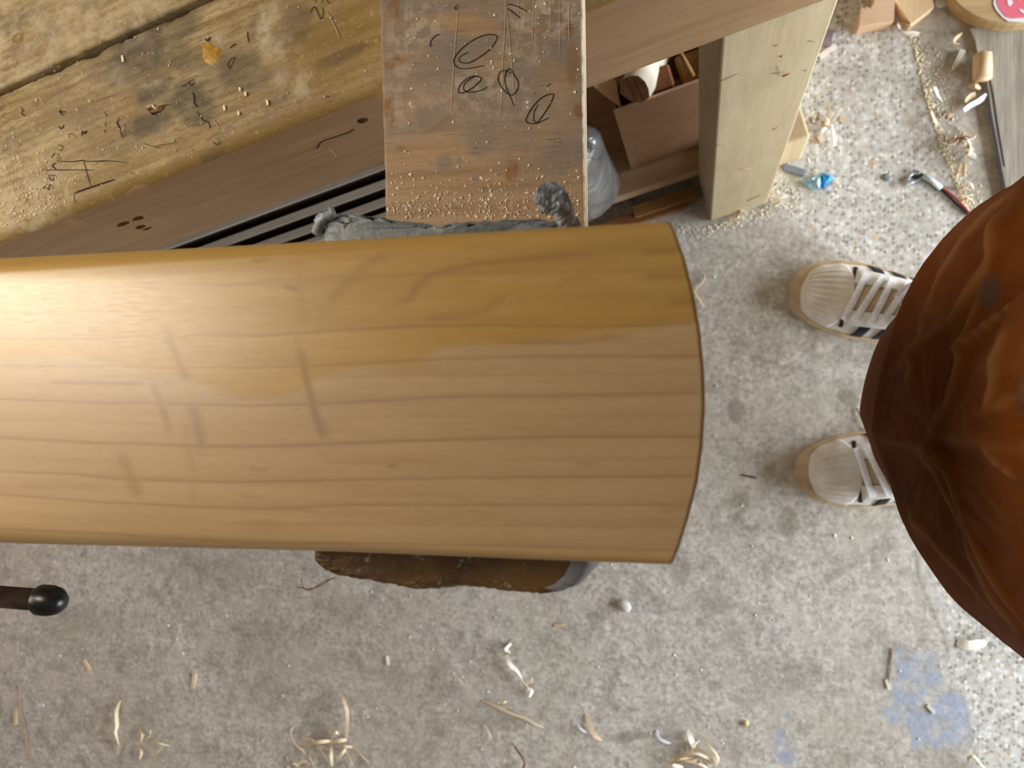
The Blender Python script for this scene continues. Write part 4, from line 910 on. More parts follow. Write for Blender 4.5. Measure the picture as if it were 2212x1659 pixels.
# ================================================================== litter on the floor
def shave(pts, w, label, mat='shaving', group=None, twist=0.0, tw0=0.0, lift=0.003, hump=0.004, name='wood_shaving', cat='shaving', thick=0.0003, taper=0.35, z0=0.0):
    n = len(pts); q = []
    for i, (x, y) in enumerate(pts):
        f = i / max(n - 1, 1); hw = w / 2 * abs(math.sin(tw0 + twist * f))
        q.append(P(x, y, z0 + 0.0008 + hw + lift * 0.3 + hump * math.sin(math.pi * f)))
    q[0].z -= lift * 0.3
    o = ribbon(name, q, w, M[mat], None, thick, twist, tw0, taper); tag(o, label, cat, group); return o
def litter():
    G1 = 'tangled shavings in the long-stalked heap'; L1 = 'pale flat shaving in the tangled heap with one long upright stalk'
    o = shave([(735, 1498), (743, 1515), (750, 1537), (750, 1564), (748, 1595)], .0062, 'long curved stalk of pale shaving rising out of the tangled heap', hump=.012, tw0=.5, twist=-.4)
    for pts, w in [([(648, 1614), (677, 1606), (696, 1602), (720, 1601)], .006), ([(705, 1610), (730, 1601), (750, 1598)], .006), ([(716, 1613), (716, 1633), (718, 1655)], .0055), ([(719, 1658), (731, 1640), (742, 1625), (748, 1616)], .005), ([(690, 1616), (701, 1633), (715, 1654)], .005), ([(744, 1626), (754, 1640), (762, 1654)], .005), ([(763, 1613), (780, 1633), (796, 1649)], .005), ([(640, 1660), (648, 1648), (660, 1645), (668, 1655)], .006), ([(668, 1630), (670, 1642), (677, 1656)], .006), ([(625, 1655), (634, 1650), (645, 1657)], .005), ([(655, 1590), (670, 1596), (690, 1606)], .003), ([(730, 1608), (745, 1612), (764, 1614)], .004)]:
        shave(pts, w, L1, group=G1, hump=random.uniform(.004, .012), tw0=random.uniform(-.6, .6), twist=random.uniform(-.8, .8))
    shave([(634, 1569), (628, 1583), (633, 1599), (643, 1613), (655, 1622), (658, 1632), (654, 1643)], .0028, 'thin curling S-shaped shaving on the edge of the tangled heap', hump=.008)
    shave([(715, 1598), (719, 1587), (726, 1582), (731, 1586)], .004, 'small hooked shaving standing on the tangled heap', hump=.010, tw0=.8)
    o = shave([(619, 1634), (623, 1645)], .004, 'tiny bluish white chip beside the tangled heap', 'paper_white', name='chip', cat='chip', hump=.002)
    G2 = 'strands of the nest of shavings'; L2 = 'thin strand in the round nest of pale shavings'
    for pts, w in [([(1438, 1643), (1454, 1653), (1476, 1657)], .005), ([(1452, 1639), (1476, 1634), (1503, 1628), (1522, 1634), (1536, 1643)], .004), ([(1468, 1628), (1495, 1625), (1515, 1632)], .004), ([(1517, 1589), (1530, 1608), (1546, 1627), (1552, 1643), (1544, 1655)], .0035), ([(1484, 1613), (1487, 1632)], .003), ([(1522, 1644), (1536, 1657)], .004), ([(1476, 1637), (1498, 1643), (1511, 1640)], .004), ([(1460, 1650), (1480, 1644), (1510, 1650), (1530, 1660)], .0035), ([(1497, 1620), (1520, 1622), (1538, 1632), (1548, 1648)], .0035), ([(1445, 1648), (1470, 1640), (1500, 1636)], .003), ([(1510, 1600), (1500, 1612), (1490, 1630)], .002), ([(1530, 1650), (1538, 1640), (1535, 1628)], .003)]:
        shave(pts, w, L2, group=G2, hump=random.uniform(.004, .012), tw0=random.uniform(-.6, .6), twist=random.uniform(-.8, .8))
    shave([(1487, 1577), (1492, 1594), (1500, 1616)], .0085, 'broad white shaving pointing out of the round nest of shavings', 'shaving_white', hump=.006, tw0=.2)
    shave([(1511, 1642), (1513, 1653), (1503, 1662)], .007, 'curved white shaving inside the round nest of shavings', 'shaving_white', hump=.012)
    shave([(1104, 1391), (1093, 1403), (1101, 1411), (1088, 1415), (1095, 1421), (1104, 1438), (1119, 1452), (1130, 1472), (1139, 1488), (1149, 1493), (1144, 1506)], .0075, 'twisted white ribbon of shaving lying alone on open concrete', 'shaving_white', twist=7.5, hump=.006, taper=.6)
    shave([(1140, 1487), (1147, 1475), (1151, 1464)], .004, 'short spur of shaving beside the twisted white ribbon', hump=.003)
    shave([(1041, 1513), (1070, 1525), (1106, 1542), (1133, 1551), (1160, 1566), (1175, 1571)], .0042, 'long thin straw-coloured shaving below the twisted white ribbon', hump=.002)
    shave([(1077, 1525), (1087, 1519), (1095, 1515)], .003, 'short twig-like branch beside the long straw-coloured shaving', hump=.003)
    shave([(1265, 1542), (1274, 1566), (1285, 1589), (1301, 1600)], .0075, 'pointed leaf-shaped straw-coloured shaving on bare concrete', hump=.003, taper=.15)
    shave([(1240, 1555), (1252, 1572), (1268, 1584)], .003, 'thin bluish white fibre beside the leaf-shaped shaving', 'paper_white', name='fibre', cat='fibre')
    shave([(1045, 1567), (1056, 1584), (1058, 1594), (1049, 1609)], .0036, 'small white crescent-shaped shaving on the concrete', 'shaving_white')
    shave([(1106, 1607), (1124, 1630), (1133, 1648), (1128, 1662)], .0036, 'brownish curved shaving lifting off the concrete below the long straw-coloured one', 'shaving_brown', hump=.008)
    shave([(260, 1513), (252, 1538), (253, 1567), (250, 1584), (256, 1607), (254, 1630)], .0062, 'slender pale shaving with a twisted tip beside a dark floor stain', twist=2.6, hump=.005, taper=.55)
    shave([(40, 1482), (43, 1505), (44, 1530), (52, 1567), (56, 1588), (60, 1615), (69, 1646)], .0030, 'very long thin tan fibre lying on brownish concrete', 'shaving_tan', hump=.001)
    for pts, lb, mt in [([(835, 1418), (838, 1437)], 'tiny white chip standing alone on grey concrete', 'shaving_white'), ([(420, 1455), (417, 1485)], 'flat tan flake beside a damp ring stain', 'shaving'), ([(180, 1428), (195, 1448)], 'rounded tan flake with a pale rim', 'shaving'), ([(33, 1535), (34, 1565)], 'tan flake lying on the long thin fibre', 'shaving'), ([(80, 1522), (95, 1524)], 'small lilac white chip on brownish concrete', 'paper_white'), ([(2068, 1387), (2092, 1394), (2130, 1388)], 'large white chip on the pebbly concrete near the apron', 'shaving_white'), ([(1197, 1352), (1218, 1350)], 'pinkish tan flake near the brown taped jaw', 'shaving'),
                        ([(2004, 1524), (2019, 1541)], 'short white sliver on the blue paint stain', 'shaving_white'), ([(1915, 1468), (1922, 1490)], 'pale pointed sliver at the rim of the blue paint stain', 'shaving_white'), ([(1770, 122), (1805, 98)], 'flat white splinter on gravelly concrete beside the bench leg', 'shaving_white')]:
        L = (P(*pts[0], 0) - P(*pts[-1], 0)).length; shave(pts, max(.005, min(L * 0.55, .014)), lb, mt, name='chip', cat='chip', hump=.002, taper=.5, thick=.0008)
    for pts in [[(300, 1575), (308, 1588), (305, 1602)], [(296, 1612), (306, 1624), (302, 1640)], [(312, 1600), (322, 1592), (326, 1578)], [(330, 1600), (345, 1606), (368, 1612)], [(325, 1640), (340, 1625), (352, 1612)]]:
        shave(pts, .004, 'small curled shaving in a loose sparse cluster by the slender shaving', group='loose sparse cluster of shavings', hump=.005, twist=1.5)
    shave([(1419, 1577), (1423, 1593), (1434, 1601), (1449, 1606)], .0045, 'thin white bent strip beside the round nest of shavings', 'paper_white', name='strip', cat='strip', hump=.002)
    shave([(1523, 591), (1521, 607), (1502, 629), (1513, 649), (1523, 666)], .0030, 'V-shaped pale sliver on the floor beside the bat toe', hump=.004)
    shave([(1601, 1026), (1633, 1032)], .0055, 'short dark splinter on the floor before the white sneaker', 'splinter_dark', name='splinter', cat='splinter', hump=.002)
    tube_o = tube('twig', smooth_path([P(1850, 881, .002), P(1862, 905, .004), P(1875, 934, .002)]), .0012, M['shaving_brown'], None, 6); tag(tube_o, 'thin brown twig lying between the two sneakers', 'twig')
    tube_o = tube('twig', [P(1928, 1400, .0012), P(1924, 1440, .0012), P(1918, 1480, .0012)], .0008, M['shaving_brown'], None, 6); tag(tube_o, 'straight needle-thin twig beside the blue paint stain', 'twig')
    shave([(2093, 1650), (2092, 1638), (2104, 1634), (2118, 1650), (2130, 1662)], .005, 'curled shaving on pebbly concrete past the blue paint stain', hump=.012, tw0=1.2)
    # pebbles
    def pebble(px, py, r, mat, label, fl=0.5):
        bm = bmesh.new(); bmesh.ops.create_icosphere(bm, subdivisions=2, radius=r)
        for v in bm.verts: v.co = Vector((v.co.x * 1.2, v.co.y, v.co.z * fl)) * random.uniform(0.9, 1.1)
        o = bm_obj('pebble', bm, mat, None, True); w = at(px, py, r * fl); o.location = (w[0], w[1], r * fl * 0.9); o.rotation_euler = (0, 0, random.uniform(0, 3)); tag(o, label, 'pebble')
    pebble(1348, 1310, .010, M['pebble'], 'smooth whitish pebble below the bat toe'); pebble(1611, 1563, .0045, plain('pebble_green', (196, 186, 130), .7), 'tiny yellowish pebble near the small blue paint stain'); pebble(1916, 383, .006, plain('pebble_slate', (130, 140, 142), .7), 'dark blue grey pebble near the cut cable', .25)
    # ---- by the bench leg
    GS = 'spray of splinters by the bench leg'
    for lb, pts in zip(['pale splinter pointing straight up beside the orange curl', 'pale splinter leaning away from the bench leg beside the orange curl', 'long pale splinter trailing from the orange curl to the chips', 'short pale splinter tucked between orange curl and pale flake'], [[(1785, 262), (1790, 240), (1788, 218)], [(1795, 262), (1805, 248), (1815, 232)], [(1797, 268), (1802, 290), (1804, 315)], [(1790, 268), (1780, 280), (1772, 296)]]):
        shave(pts, .0045, lb, group=GS, hump=.010, mat='shaving_white', tw0=.4)
    shave([(1762, 262), (1768, 252), (1780, 251), (1788, 259), (1784, 268), (1774, 268)], .013, 'orange curled shaving beside the bench leg', 'shaving_tan', hump=.014, tw0=1.1, taper=.8)
    shave([(1750, 254), (1753, 266), (1762, 266)], .009, 'brown hooked shaving against the bench end stretcher', 'shaving_brown', hump=.01, tw0=.9)
    shave([(1770, 292), (1778, 306)], .012, 'wide pale flake under the orange curled shaving', 'shaving_white', hump=.004, taper=.7, name='chip', cat='chip')
    shave([(1753, 304), (1768, 308)], .007, 'small orange flake under the orange curled shaving', 'shaving_tan', hump=.003, name='chip', cat='chip')
    shave([(1815, 255), (1825, 262)], .010, 'pinkish flake beside the spray of splinters', 'shaving', hump=.003, taper=.7, name='chip', cat='chip')
    o = box('grey_strip', -0.017, 0.017, -0.0055, 0.0055, 0.0002, 0.004, M['grey_strip'], None, 0.0008); w = at(1716, 367, .003); o.location = (w[0], w[1], 0); o.rotation_euler = (0, 0, -0.38); tag(o, 'flat grey plastic strip next to the blue wrapper', 'strip')
    for lb, pts in zip(['small curled shaving touching the blue wrapper', 'small curled shaving between blue wrapper and bench leg', 'small curled shaving in the sawdust off the bench leg corner', 'small curled shaving against the front face of the bench leg'], [[(1800, 395), (1815, 402), (1808, 412)], [(1660, 420), (1680, 428), (1700, 424)], [(1672, 440), (1690, 436), (1702, 444)], [(1590, 468), (1600, 455), (1612, 462)]]):
        shave(pts, .006, lb, group='curls near the bench leg', hump=.008, twist=1.6, tw0=.4)
    shave([(1576, 466), (1584, 472), (1592, 468)], .008, 'orange flake at the foot of the bench leg', 'shaving_tan', hump=.006, tw0=.6)
    # crumpled blue wrapper
    e = empty('sweet_wrapper', (0, 0, 0)); tag(e, 'crumpled bright blue foil wrapper on the floor beside the bench leg', 'wrapper')
    def crumple(name, pts, zt, mat, parent):
        c = sum((P(x, y, 0) for x, y in pts), Vector()) / len(pts); V = [P(x, y, 0.0012 + random.uniform(0, zt * 0.6)) for x, y in pts]; n = len(V); mid = [c.lerp(v, 0.5) + Vector((0, 0, zt * random.uniform(0.5, 1.2))) for v in V]
        base = [Vector((v.x, v.y, 0.0006)) for v in V]
        F = [(i, (i + 1) % n, n + (i + 1) % n, n + i) for i in range(n)] + [(n + i, n + (i + 1) % n, 2 * n) for i in range(n)] + [(2 * n + 1 + (i + 1) % n, 2 * n + 1 + i, i, (i + 1) % n)[::-1] for i in range(n)]
        mesh_obj(name, V + mid + [c + Vector((0, 0, zt))] + base, F, mat, parent)
    crumple('foil', [(1772, 378), (1780, 373), (1799, 380), (1792, 395), (1780, 408), (1771, 400), (1774, 388)], .009, M['blue_foil'], e)
    crumple('inner_paper', [(1731, 392), (1738, 384), (1750, 388), (1762, 377), (1774, 378), (1774, 394), (1770, 408), (1756, 410), (1744, 402)], .010, M['blue_pale'], e)
    # cut cable with crimped ends
    e = empty('cut_cable', (0, 0, 0)); tag(e, 'cut cable end with white sleeve and red and black wires', 'cable')
    tube('sleeve', [P(1993, 379, .006), P(2014, 392, .005), P(2033, 407, .004)], .0040, M['sleeve'], e, 10)
    tube('black_wire', smooth_path([P(1990, 381, .003), P(2012, 397, .003), P(2033, 410, .003), P(2050, 424, .003), P(2066, 440, .003), P(2078, 450, .003), P(2092, 464, .003)]), .0020, M['black_wire'], e, 8)
    tube('red_wire', smooth_path([P(2036, 406, .003), P(2055, 420, .003), P(2069, 433, .003), P(2083, 447, .003), P(2096, 462, .003)]), .0016, M['red_wire'], e, 8)
    tube('wire_core', [P(1993, 377, .004), P(1984, 382, .004), P(1974, 384, .004)], .0032, M['black_wire'], e, 8)
    for pts in ([(1985, 372), (1972, 368)], [(1982, 378), (1970, 380), (1962, 392)], [(1982, 392), (1970, 396), (1958, 399)], [(1992, 387), (1984, 389)]):
        ribbon('crimp_tab', [P(x, y, .004) for x, y in pts], .005, M['crimp'], e, .0006, 0.8, 0.2, .8)
    # ---- top right corner of the workshop floor
    def wedge(name, pts, z0, z1, mat, label, cat, group=None):
        n = len(pts); V = [P(x, y, z1) for x, y in pts]; V = [Vector((v.x, v.y, z0)) for v in V] + V
        o = mesh_obj(name, V, [tuple(range(n - 1, -1, -1)), tuple(range(n, 2 * n))] + [(i, (i + 1) % n, n + (i + 1) % n, n + i) for i in range(n)], mat)
        bm = bmesh.new(); bm.from_mesh(o.data); bmesh.ops.recalc_face_normals(bm, faces=bm.faces); bm.to_mesh(o.data); bm.free(); tag(o, label, cat, group); return o
    wedge('wood_block', [(1861, 14), (1868, 20), (1872, 14), (1880, 18), (1888, 8), (1892, -40), (1936, -46), (1931, 44), (1857, 56)], 0.0, 0.028, M['offcut_pink'], 'pinkish wood block with a splintered corner on the floor', 'wood block')
    wedge('wood_block', [(1932, 0), (1928, -60), (2000, -70), (2018, 14), (1976, 46), (1968, 50)], 0.0, 0.022, M['offcut'], 'pointed striped wood offcut beside the splintered block', 'wood block')
    shave([(1945, 48), (1942, 60), (1950, 70), (1965, 72), (1984, 75)], .012, 'curly white shaving under the tip of the pointed offcut', 'shaving_white', hump=.008, tw0=.7, twist=1.2, taper=.6)
    shave([(1948, 52), (1958, 48), (1968, 58)], .010, 'tan curled shaving against the pointed offcut', 'shaving_tan', hump=.010, tw0=.8)
    shave([(1890, 56), (1892, 76)], .003, 'hair-thin fibre hanging below the splintered block', 'shaving_white', name='fibre', cat='fibre')
    wedge('plastic_lid', [(2024, -30), (2062, -40), (2068, 4), (2030, 13), (2022, 6)], 0.0, 0.008, M['paper_white'], 'white plastic rim showing between offcut and wooden disc', 'lid')
    # round wooden disc with a pink and white paper label
    e = empty('wooden_disc', (0, 0, 0)); tag(e, 'round wooden disc with a torn pink and white paper label', 'disc')
    c = P(2196, -96, 0.03); rd = (P(2196, 52, 0.03) - c).length
    V, F, n = [], [], 48
    for rr, z in ((rd * 0.98, 0.0003), (rd, 0.006), (rd, 0.026), (rd * 0.97, 0.030), (rd * 0.5, 0.0305)):
        for k in range(n): V.append((c.x + rr * math.cos(2 * math.pi * k / n), c.y + rr * math.sin(2 * math.pi * k / n), z))
    for i in range(4):
        for k in range(n): F.append((i * n + k, i * n + (k + 1) % n, (i + 1) * n + (k + 1) % n, (i + 1) * n + k))
    F += [tuple(range(n - 1, -1, -1)), tuple(range(4 * n, 5 * n))]
    mesh_obj('disc', V, F, wood('disc_wood', (168, 138, 98), (196, 166, 122), 'X', 1.0, .6), e)
    def flat(name, pts, z, mat):
        n = len(pts); top = [P(x, y, z) for x, y in pts]; V = top + [v - Vector((0, 0, .0003)) for v in top]
        mesh_obj(name, V, [tuple(range(n))[::-1], tuple(range(n, 2 * n))] + [(i, (i + 1) % n, n + (i + 1) % n, n + i) for i in range(n)], M[mat], e)
    flat('paper_label', [(2148, -10), (2146, 8), (2152, 22), (2166, 38), (2178, 46), (2212, 48), (2240, 40), (2240, -10)], .0312, 'paper_white')
    flat('label_print', [(2154, -10), (2153, 6), (2160, 22), (2172, 36), (2184, 40), (2240, 36), (2240, -10)], .0316, 'paper_pink')
    for b in ([(2176, 0), (2184, -4), (2188, 6), (2182, 14), (2177, 10)], [(2200, 18), (2212, 22), (2214, 30), (2206, 26)], [(2196, -8), (2204, -6), (2200, 2)]): flat('label_mark', b, .0320, 'paper_white')
    # weathered plank set in the floor
    e = wedge('weathered_plank', [(2096, 62), (2108, 90), (2116, 140), (2128, 190), (2140, 250), (2152, 310), (2164, 372), (2176, 440), (2200, 560), (2420, 500), (2380, -10), (2330, 20)], -0.004, 0.007, M['oldplank'], 'weathered grey plank lying flush along the floor joint', 'plank')
    for pts, w in [([(2116, 120), (2130, 185), (2140, 250), (2153, 320), (2166, 390), (2180, 450)], .004), ([(2122, 110), (2142, 190), (2156, 280), (2170, 360)], .0025)]:
        rb = ribbon('plank_groove', [P(x, y, .0072) for x, y in pts], w, M['splinter_dark'], None, .0002, 0, 0, .6); rb.parent = e
    # dowel offcut
    e = empty('dowel_offcut', (0, 0, 0)); tag(e, 'short pale round dowel offcut lying on the weathered plank', 'dowel')
    a, b = P(2122, 118, .018), P(2122, 171, .018); tube('dowel', [a, a.lerp(b, .5), b], [.0125, .0128, .0125], M['offcut'], e, 20)
    ax = (a - b).normalized(); V = [a + ax * .0003 + (Vector((0, 0, 1)) * math.sin(t) + ax.cross(Vector((0, 0, 1))) * math.cos(t)) * .0118 for t in np.linspace(0, 2 * math.pi, 17)[:-1]]; mesh_obj('end_grain', V, [tuple(range(16))], M['shaving_tan'], e)
    wedge('wood_wedge', [(2075, 105), (2087, 109), (2068, 145), (2061, 149), (2059, 142)], 0.0003, 0.007, plain('grey_white_wood', (214, 214, 202), .6), 'whitish tapered wedge on the floor near the dowel', 'wedge')
    e = empty('folded_veneer', (0, 0, 0)); tag(e, 'folded scrap of veneer with a bluish white edge beside the plank', 'scrap')
    for pts, w, mt in [([(2099, 192), (2107, 184), (2118, 192)], .015, 'shaving'), ([(2132, 205), (2115, 218), (2096, 228), (2082, 238)], .008, 'paper_white'), ([(2108, 205), (2096, 210), (2086, 222)], .010, 'shaving_tan')]:
        rb = ribbon('fold', [P(x, y, .007) for x, y in pts], w, M[mt], e, .0005, .5, .3, .8)
    shave([(2005, 190), (2016, 186), (2022, 194), (2026, 206), (2036, 219)], .006, 'white forked shaving by the floor joint', 'shaving_white', hump=.010, twist=1.0)
    shave([(2036, 250), (2040, 243), (2049, 243), (2052, 250), (2046, 255), (2042, 250)], .005, 'small tight brown spiral shaving on the floor beside the plank', 'shaving_brown', hump=.004, tw0=.9, taper=.8)
    shave([(2080, 70), (2064, 84), (2062, 92), (2072, 94)], .005, 'orange hooked shaving in front of the wooden disc', 'shaving_tan', hump=.014, tw0=.6)
    GC = 'cluster of broad curls by the floor joint'; LCS = ['cream broad curl reaching over the sawdust line at the floor joint', 'brown broad curl behind the cream one at the floor joint', 'cream broad curl looping round in the middle of the joint cluster', 'white broad curl on the plank side of the joint cluster', 'tan broad curl on top of the looping cream one', 'small cream curl hanging off the tail of the joint cluster']
    for LC, (pts, mt) in zip(LCS, [([(2030, 302), (2044, 310), (2060, 308), (2066, 300)], 'shaving'), ([(2034, 290), (2050, 294), (2066, 300)], 'shaving_brown'), ([(2066, 312), (2078, 300), (2092, 304), (2094, 318), (2080, 322)], 'shaving'), ([(2080, 292), (2092, 300), (2104, 294)], 'shaving_white'), ([(2066, 296), (2080, 290), (2092, 296)], 'shaving_tan'), ([(2092, 322), (2098, 316), (2096, 330), (2088, 334)], 'shaving')]):
        shave(pts, .012, LC, mt, GC, hump=.012, tw0=.6, twist=.8, taper=.6)
    shave([(2090, 348), (2098, 340), (2104, 330)], .010, 'bluish white shaving below the broad curls', 'paper_white', hump=.006, tw0=.3)
    GD = 'fine shavings next to the cut cable'
    for pts in [[(2062, 380), (2068, 366), (2070, 358)], [(2078, 380), (2082, 362), (2080, 352)], [(2066, 410), (2082, 406), (2096, 410)], [(2064, 420), (2080, 424), (2098, 420)], [(2092, 392), (2100, 400), (2104, 412)], [(2076, 432), (2090, 428), (2102, 432)], [(2012, 238), (2020, 262), (2026, 278)]]:
        shave(pts, .006, 'fine pale shaving in the drift next to the cut cable', 'shaving', GD, hump=.008, tw0=.4, twist=.8)
    wedge('wood_block', [(1776, 58), (1801, 64), (1796, 96), (1766, 92)], 0.0, 0.012, plain('purple_wood', (136, 124, 128), .7, nz=.15), 'small purplish grey wood chip half behind the bench leg', 'wood block')
litter()
def bench_bits():
    e = empty('splinter_clump', tuple(P(330, 237, ZB + .0006))); tag(e, 'small clump of brown torn splinters on the stained bench top', 'splinter')
    c = P(330, 237, ZB)
    for i, (x0, y0, x1, y1, m) in enumerate([(316, 238, 330, 226, 'shaving'), (322, 246, 342, 240, 'shaving_brown'), (336, 232, 360, 225, 'shaving_tan'), (330, 226, 338, 236, 'shaving_white'), (326, 240, 334, 248, 'splinter_dark'), (318, 232, 326, 242, 'shaving_brown'), (338, 242, 350, 230, 'shaving_brown')]):
        a, b = P(x0, y0, ZB + .001), P(x1, y1, ZB + .001); ribbon('splinter', [a - c, a.lerp(b, .5) - c + Vector((0, 0, .002)), b - c], .0016, M[m], e, .0004, .8, random.uniform(-1, 1), .4)
    for (x, y, w, lb) in [(518, 193, 3, 'lone cream crumb of wood beside the stain edge on the bench'), (530, 203, 3, 'cream crumb of wood just past the lone one on the bench'), (577, 222, 4, 'pair of touching cream crumbs near the beam edge'), (484, 233, 4, 'larger cream crumb of wood on the brown part of the bench'), (515, 245, 3, 'small cream crumb near the rounded beam edge'), (264, 127, 5, 'white flake stuck on the dark grime of the bench')]:
        a, b = P(x, y - w * 1.4, ZB + .001), P(x + w * .4, y + w * 1.4, ZB + .001); o = ribbon('wood_crumb', [a, a.lerp(b, .5), b], .0016, M['sawdust'], None, .0006, 0, 0, .6); tag(o, lb, 'crumb')
bench_bits()

# ================================================================== person in a brown apron
def build_person():
    sh = []
    for toe, mid in (((1704, 622), (1886, 655)), ((1719, 1024), (1892, 1014))):
        a = P(*toe, 0.012); b = P(*mid, 0.03); d = Vector((b.x - a.x, b.y - a.y, 0)).normalized(); sh.append((a, d))
    ank = [a + d * 0.215 for a, d in sh]
    # ---- body: one continuous surface grown from a skeleton
    J, E, R = [], [], []
    def add(p, r, par=None):
        J.append(tuple(p)); R.append(r); i = len(J) - 1
        if par is not None: E.append((par, i))
        return i
    cy = -0.005
    pel = add((.275, cy, .90), (.135, .115)); bel = add((.268, cy, 1.02), (.130, .115), pel); che = add((.285, cy, 1.20), (.14, .115), bel); sho = add((.300, cy, 1.34), (.115, .09), che)
    nk = add((.285, cy, 1.455), (.055, .055), sho); ch = add((.255, cy, 1.54), (.062, .070), nk); hd = add((.245, cy, 1.62), (.075, .090), ch); add((.255, cy, 1.69), (.055, .065), hd)
    for k, sy in ((0, 1), (1, -1)):
        an = ank[k]
        hp = add((.280, cy + sy * .095, .80), (.085, .085), pel); kn = add(((.27 + an.x) / 2 - .01, (cy + sy * .10 + an.y) / 2, .47), (.060, .060), hp); ad = add((an.x + .005, an.y, .13), (.046, .046), kn); add((an.x, an.y, .085), (.040, .040), ad)
        s = add((.305, cy + sy * .175, 1.36), (.062, .062), sho); el = add((.37, cy + sy * .245, 1.10), (.044, .044), s); wr = add((.33, cy + sy * .265, .86), (.028, .028), el); pm = add((.322, cy + sy * .266, .805), (.018, .034), wr)
        pe = add((.318, cy + sy * .266, .775), (.014, .036), pm)
        for f, (dx, L) in enumerate(((-.027, .070), (-.009, .080), (.009, .076), (.026, .060))):
            b0 = add((.318 + dx, cy + sy * .266, .755), (.0085, .0085), pe); b1 = add((.316 + dx, cy + sy * .262, .755 - L * .5), (.008, .008), b0); add((.318 + dx, cy + sy * .254, .755 - L), (.0065, .0065), b1)
        t0 = add((.290, cy + sy * .262, .800), (.011, .011), pm); t1 = add((.276, cy + sy * .254, .775), (.0095, .0095), t0); add((.272, cy + sy * .248, .748), (.008, .008), t1)
    me = bpy.data.meshes.new('person'); me.from_pydata(J, E, []); o = bpy.data.objects.new('person', me); COL.objects.link(o)
    md = o.modifiers.new('skin', 'SKIN'); md.use_smooth_shade = True
    for i, v in enumerate(me.skin_vertices[0].data): v.radius = R[i]; v.use_root = (i == pel)
    o.modifiers.new('sub', 'SUBSURF').levels = 2
    dg = bpy.context.evaluated_depsgraph_get(); m2 = bpy.data.meshes.new_from_object(o.evaluated_get(dg)); o.modifiers.clear(); o.data = m2; m2.name = 'person'
    m2.materials.clear()
    for k in ('cloth', 'shirt', 'skin'): m2.materials.append(M[k])
    for f in m2.polygons:
        c = f.center; arm = abs(c.y - cy) > .20 and c.x > .2
        f.material_index = 2 if (c.z > 1.44 or (arm and c.z < .87)) else (1 if (c.z > .97 or (arm and c.z > .87)) else 0); f.use_smooth = True
    tag(o, 'person in brown waxed apron and white striped sneakers standing at the bench', 'person')
    # ---- head details
    def ball(name, loc, r, mat, sc=(1, 1, 1)):
        bm = bmesh.new(); bmesh.ops.create_icosphere(bm, subdivisions=3, radius=r)
        for v in bm.verts: v.co = Vector((v.co.x * sc[0], v.co.y * sc[1], v.co.z * sc[2])) + Vector(loc)
        return bm_obj(name, bm, mat, o, True)
    ball('hair', (.268, cy, 1.655), .098, M['hair'], (1.0, .92, .88))
    for sy in (-1, 1): ball('eye', (.172, cy + sy * .032, 1.605), .012, M['paper_white']); ball('ear', (.262, cy + sy * .088, 1.595), .024, M['skin'], (.9, .4, 1.3))
    tube('nose', [(.172, cy, 1.615), (.152, cy, 1.575), (.168, cy, 1.565)], [.010, .014, .010], M['skin'], o, 10); tube('mouth', [(.186, cy - .022, 1.535), (.180, cy, 1.535), (.186, cy + .022, 1.535)], [.004, .006, .004], plain('lips', (176, 104, 96), .5), o, 8)
    # ---- apron
    z0 = 0.845
    sil = [(2212, 378), (2160, 413), (2101, 454), (2038, 514), (1991, 572), (1953, 643), (1925, 718), (1899, 812), (1887, 880), (1883, 930), (1896, 973), (1920, 1039), (1946, 1119), (1993, 1205), (2052, 1287), (2112, 1343), (2160, 1382), (2212, 1422)]
    cp = [P(x, y, z0) for x, y in sil]; top = [Vector((.40, .150, z0)), Vector((.345, .176, z0)), Vector((.27, .178, z0)), Vector((.205, .155, z0))]; bot = [Vector((.205, -.172, z0)), Vector((.27, -.190, z0)), Vector((.345, -.186, z0)), Vector((.40, -.160, z0))]
    path = smooth_path(top + cp + bot, 6); L = [0]
    for a, b in zip(path, path[1:]): L.append(L[-1] + (b - a).length)
    nu = 300; uu = np.linspace(0, L[-1], nu); cxs = np.interp(uu, L, [p.x for p in path]); cys = np.interp(uu, L, [p.y for p in path])
    zs = np.concatenate([np.linspace(.60, z0 - .02, 24), np.arange(z0 - .018, 1.06, .0014), np.linspace(1.065, 1.27, 20)]); nv = len(zs)
    ax, ay = .285, cy
    kz = np.where(zs < z0, 1 - 1.35 * np.clip(z0 - zs, 0, .09) - .5 * np.clip(z0 - zs - .09, 0, 1), 1 - .22 * (zs - z0)); kz = kz - 0.8 * np.clip(np.abs(zs - z0) - 0, 0, .012) ** 2 * 40
    V = np.zeros((nv, nu, 3)); V[..., 0] = ax + (cxs - ax)[None] * kz[:, None]; V[..., 1] = ay + (cys - ay)[None] * kz[:, None]; V[..., 2] = zs[:, None]
    fr = np.where(V[..., 0] > .34, 1.0, kz[:, None]); V[..., 1] = ay + (cys - ay)[None] * np.maximum(fr, .93)
    V[..., 1] = np.where(zs[:, None] < z0, ay + (cys - ay)[None] * kz[:, None], V[..., 1])
    px, py = proj(V); disp = np.zeros(px.shape); rub = np.zeros(px.shape)
    on = (zs > z0 - .03)[:, None] & (V[..., 0] < .22)
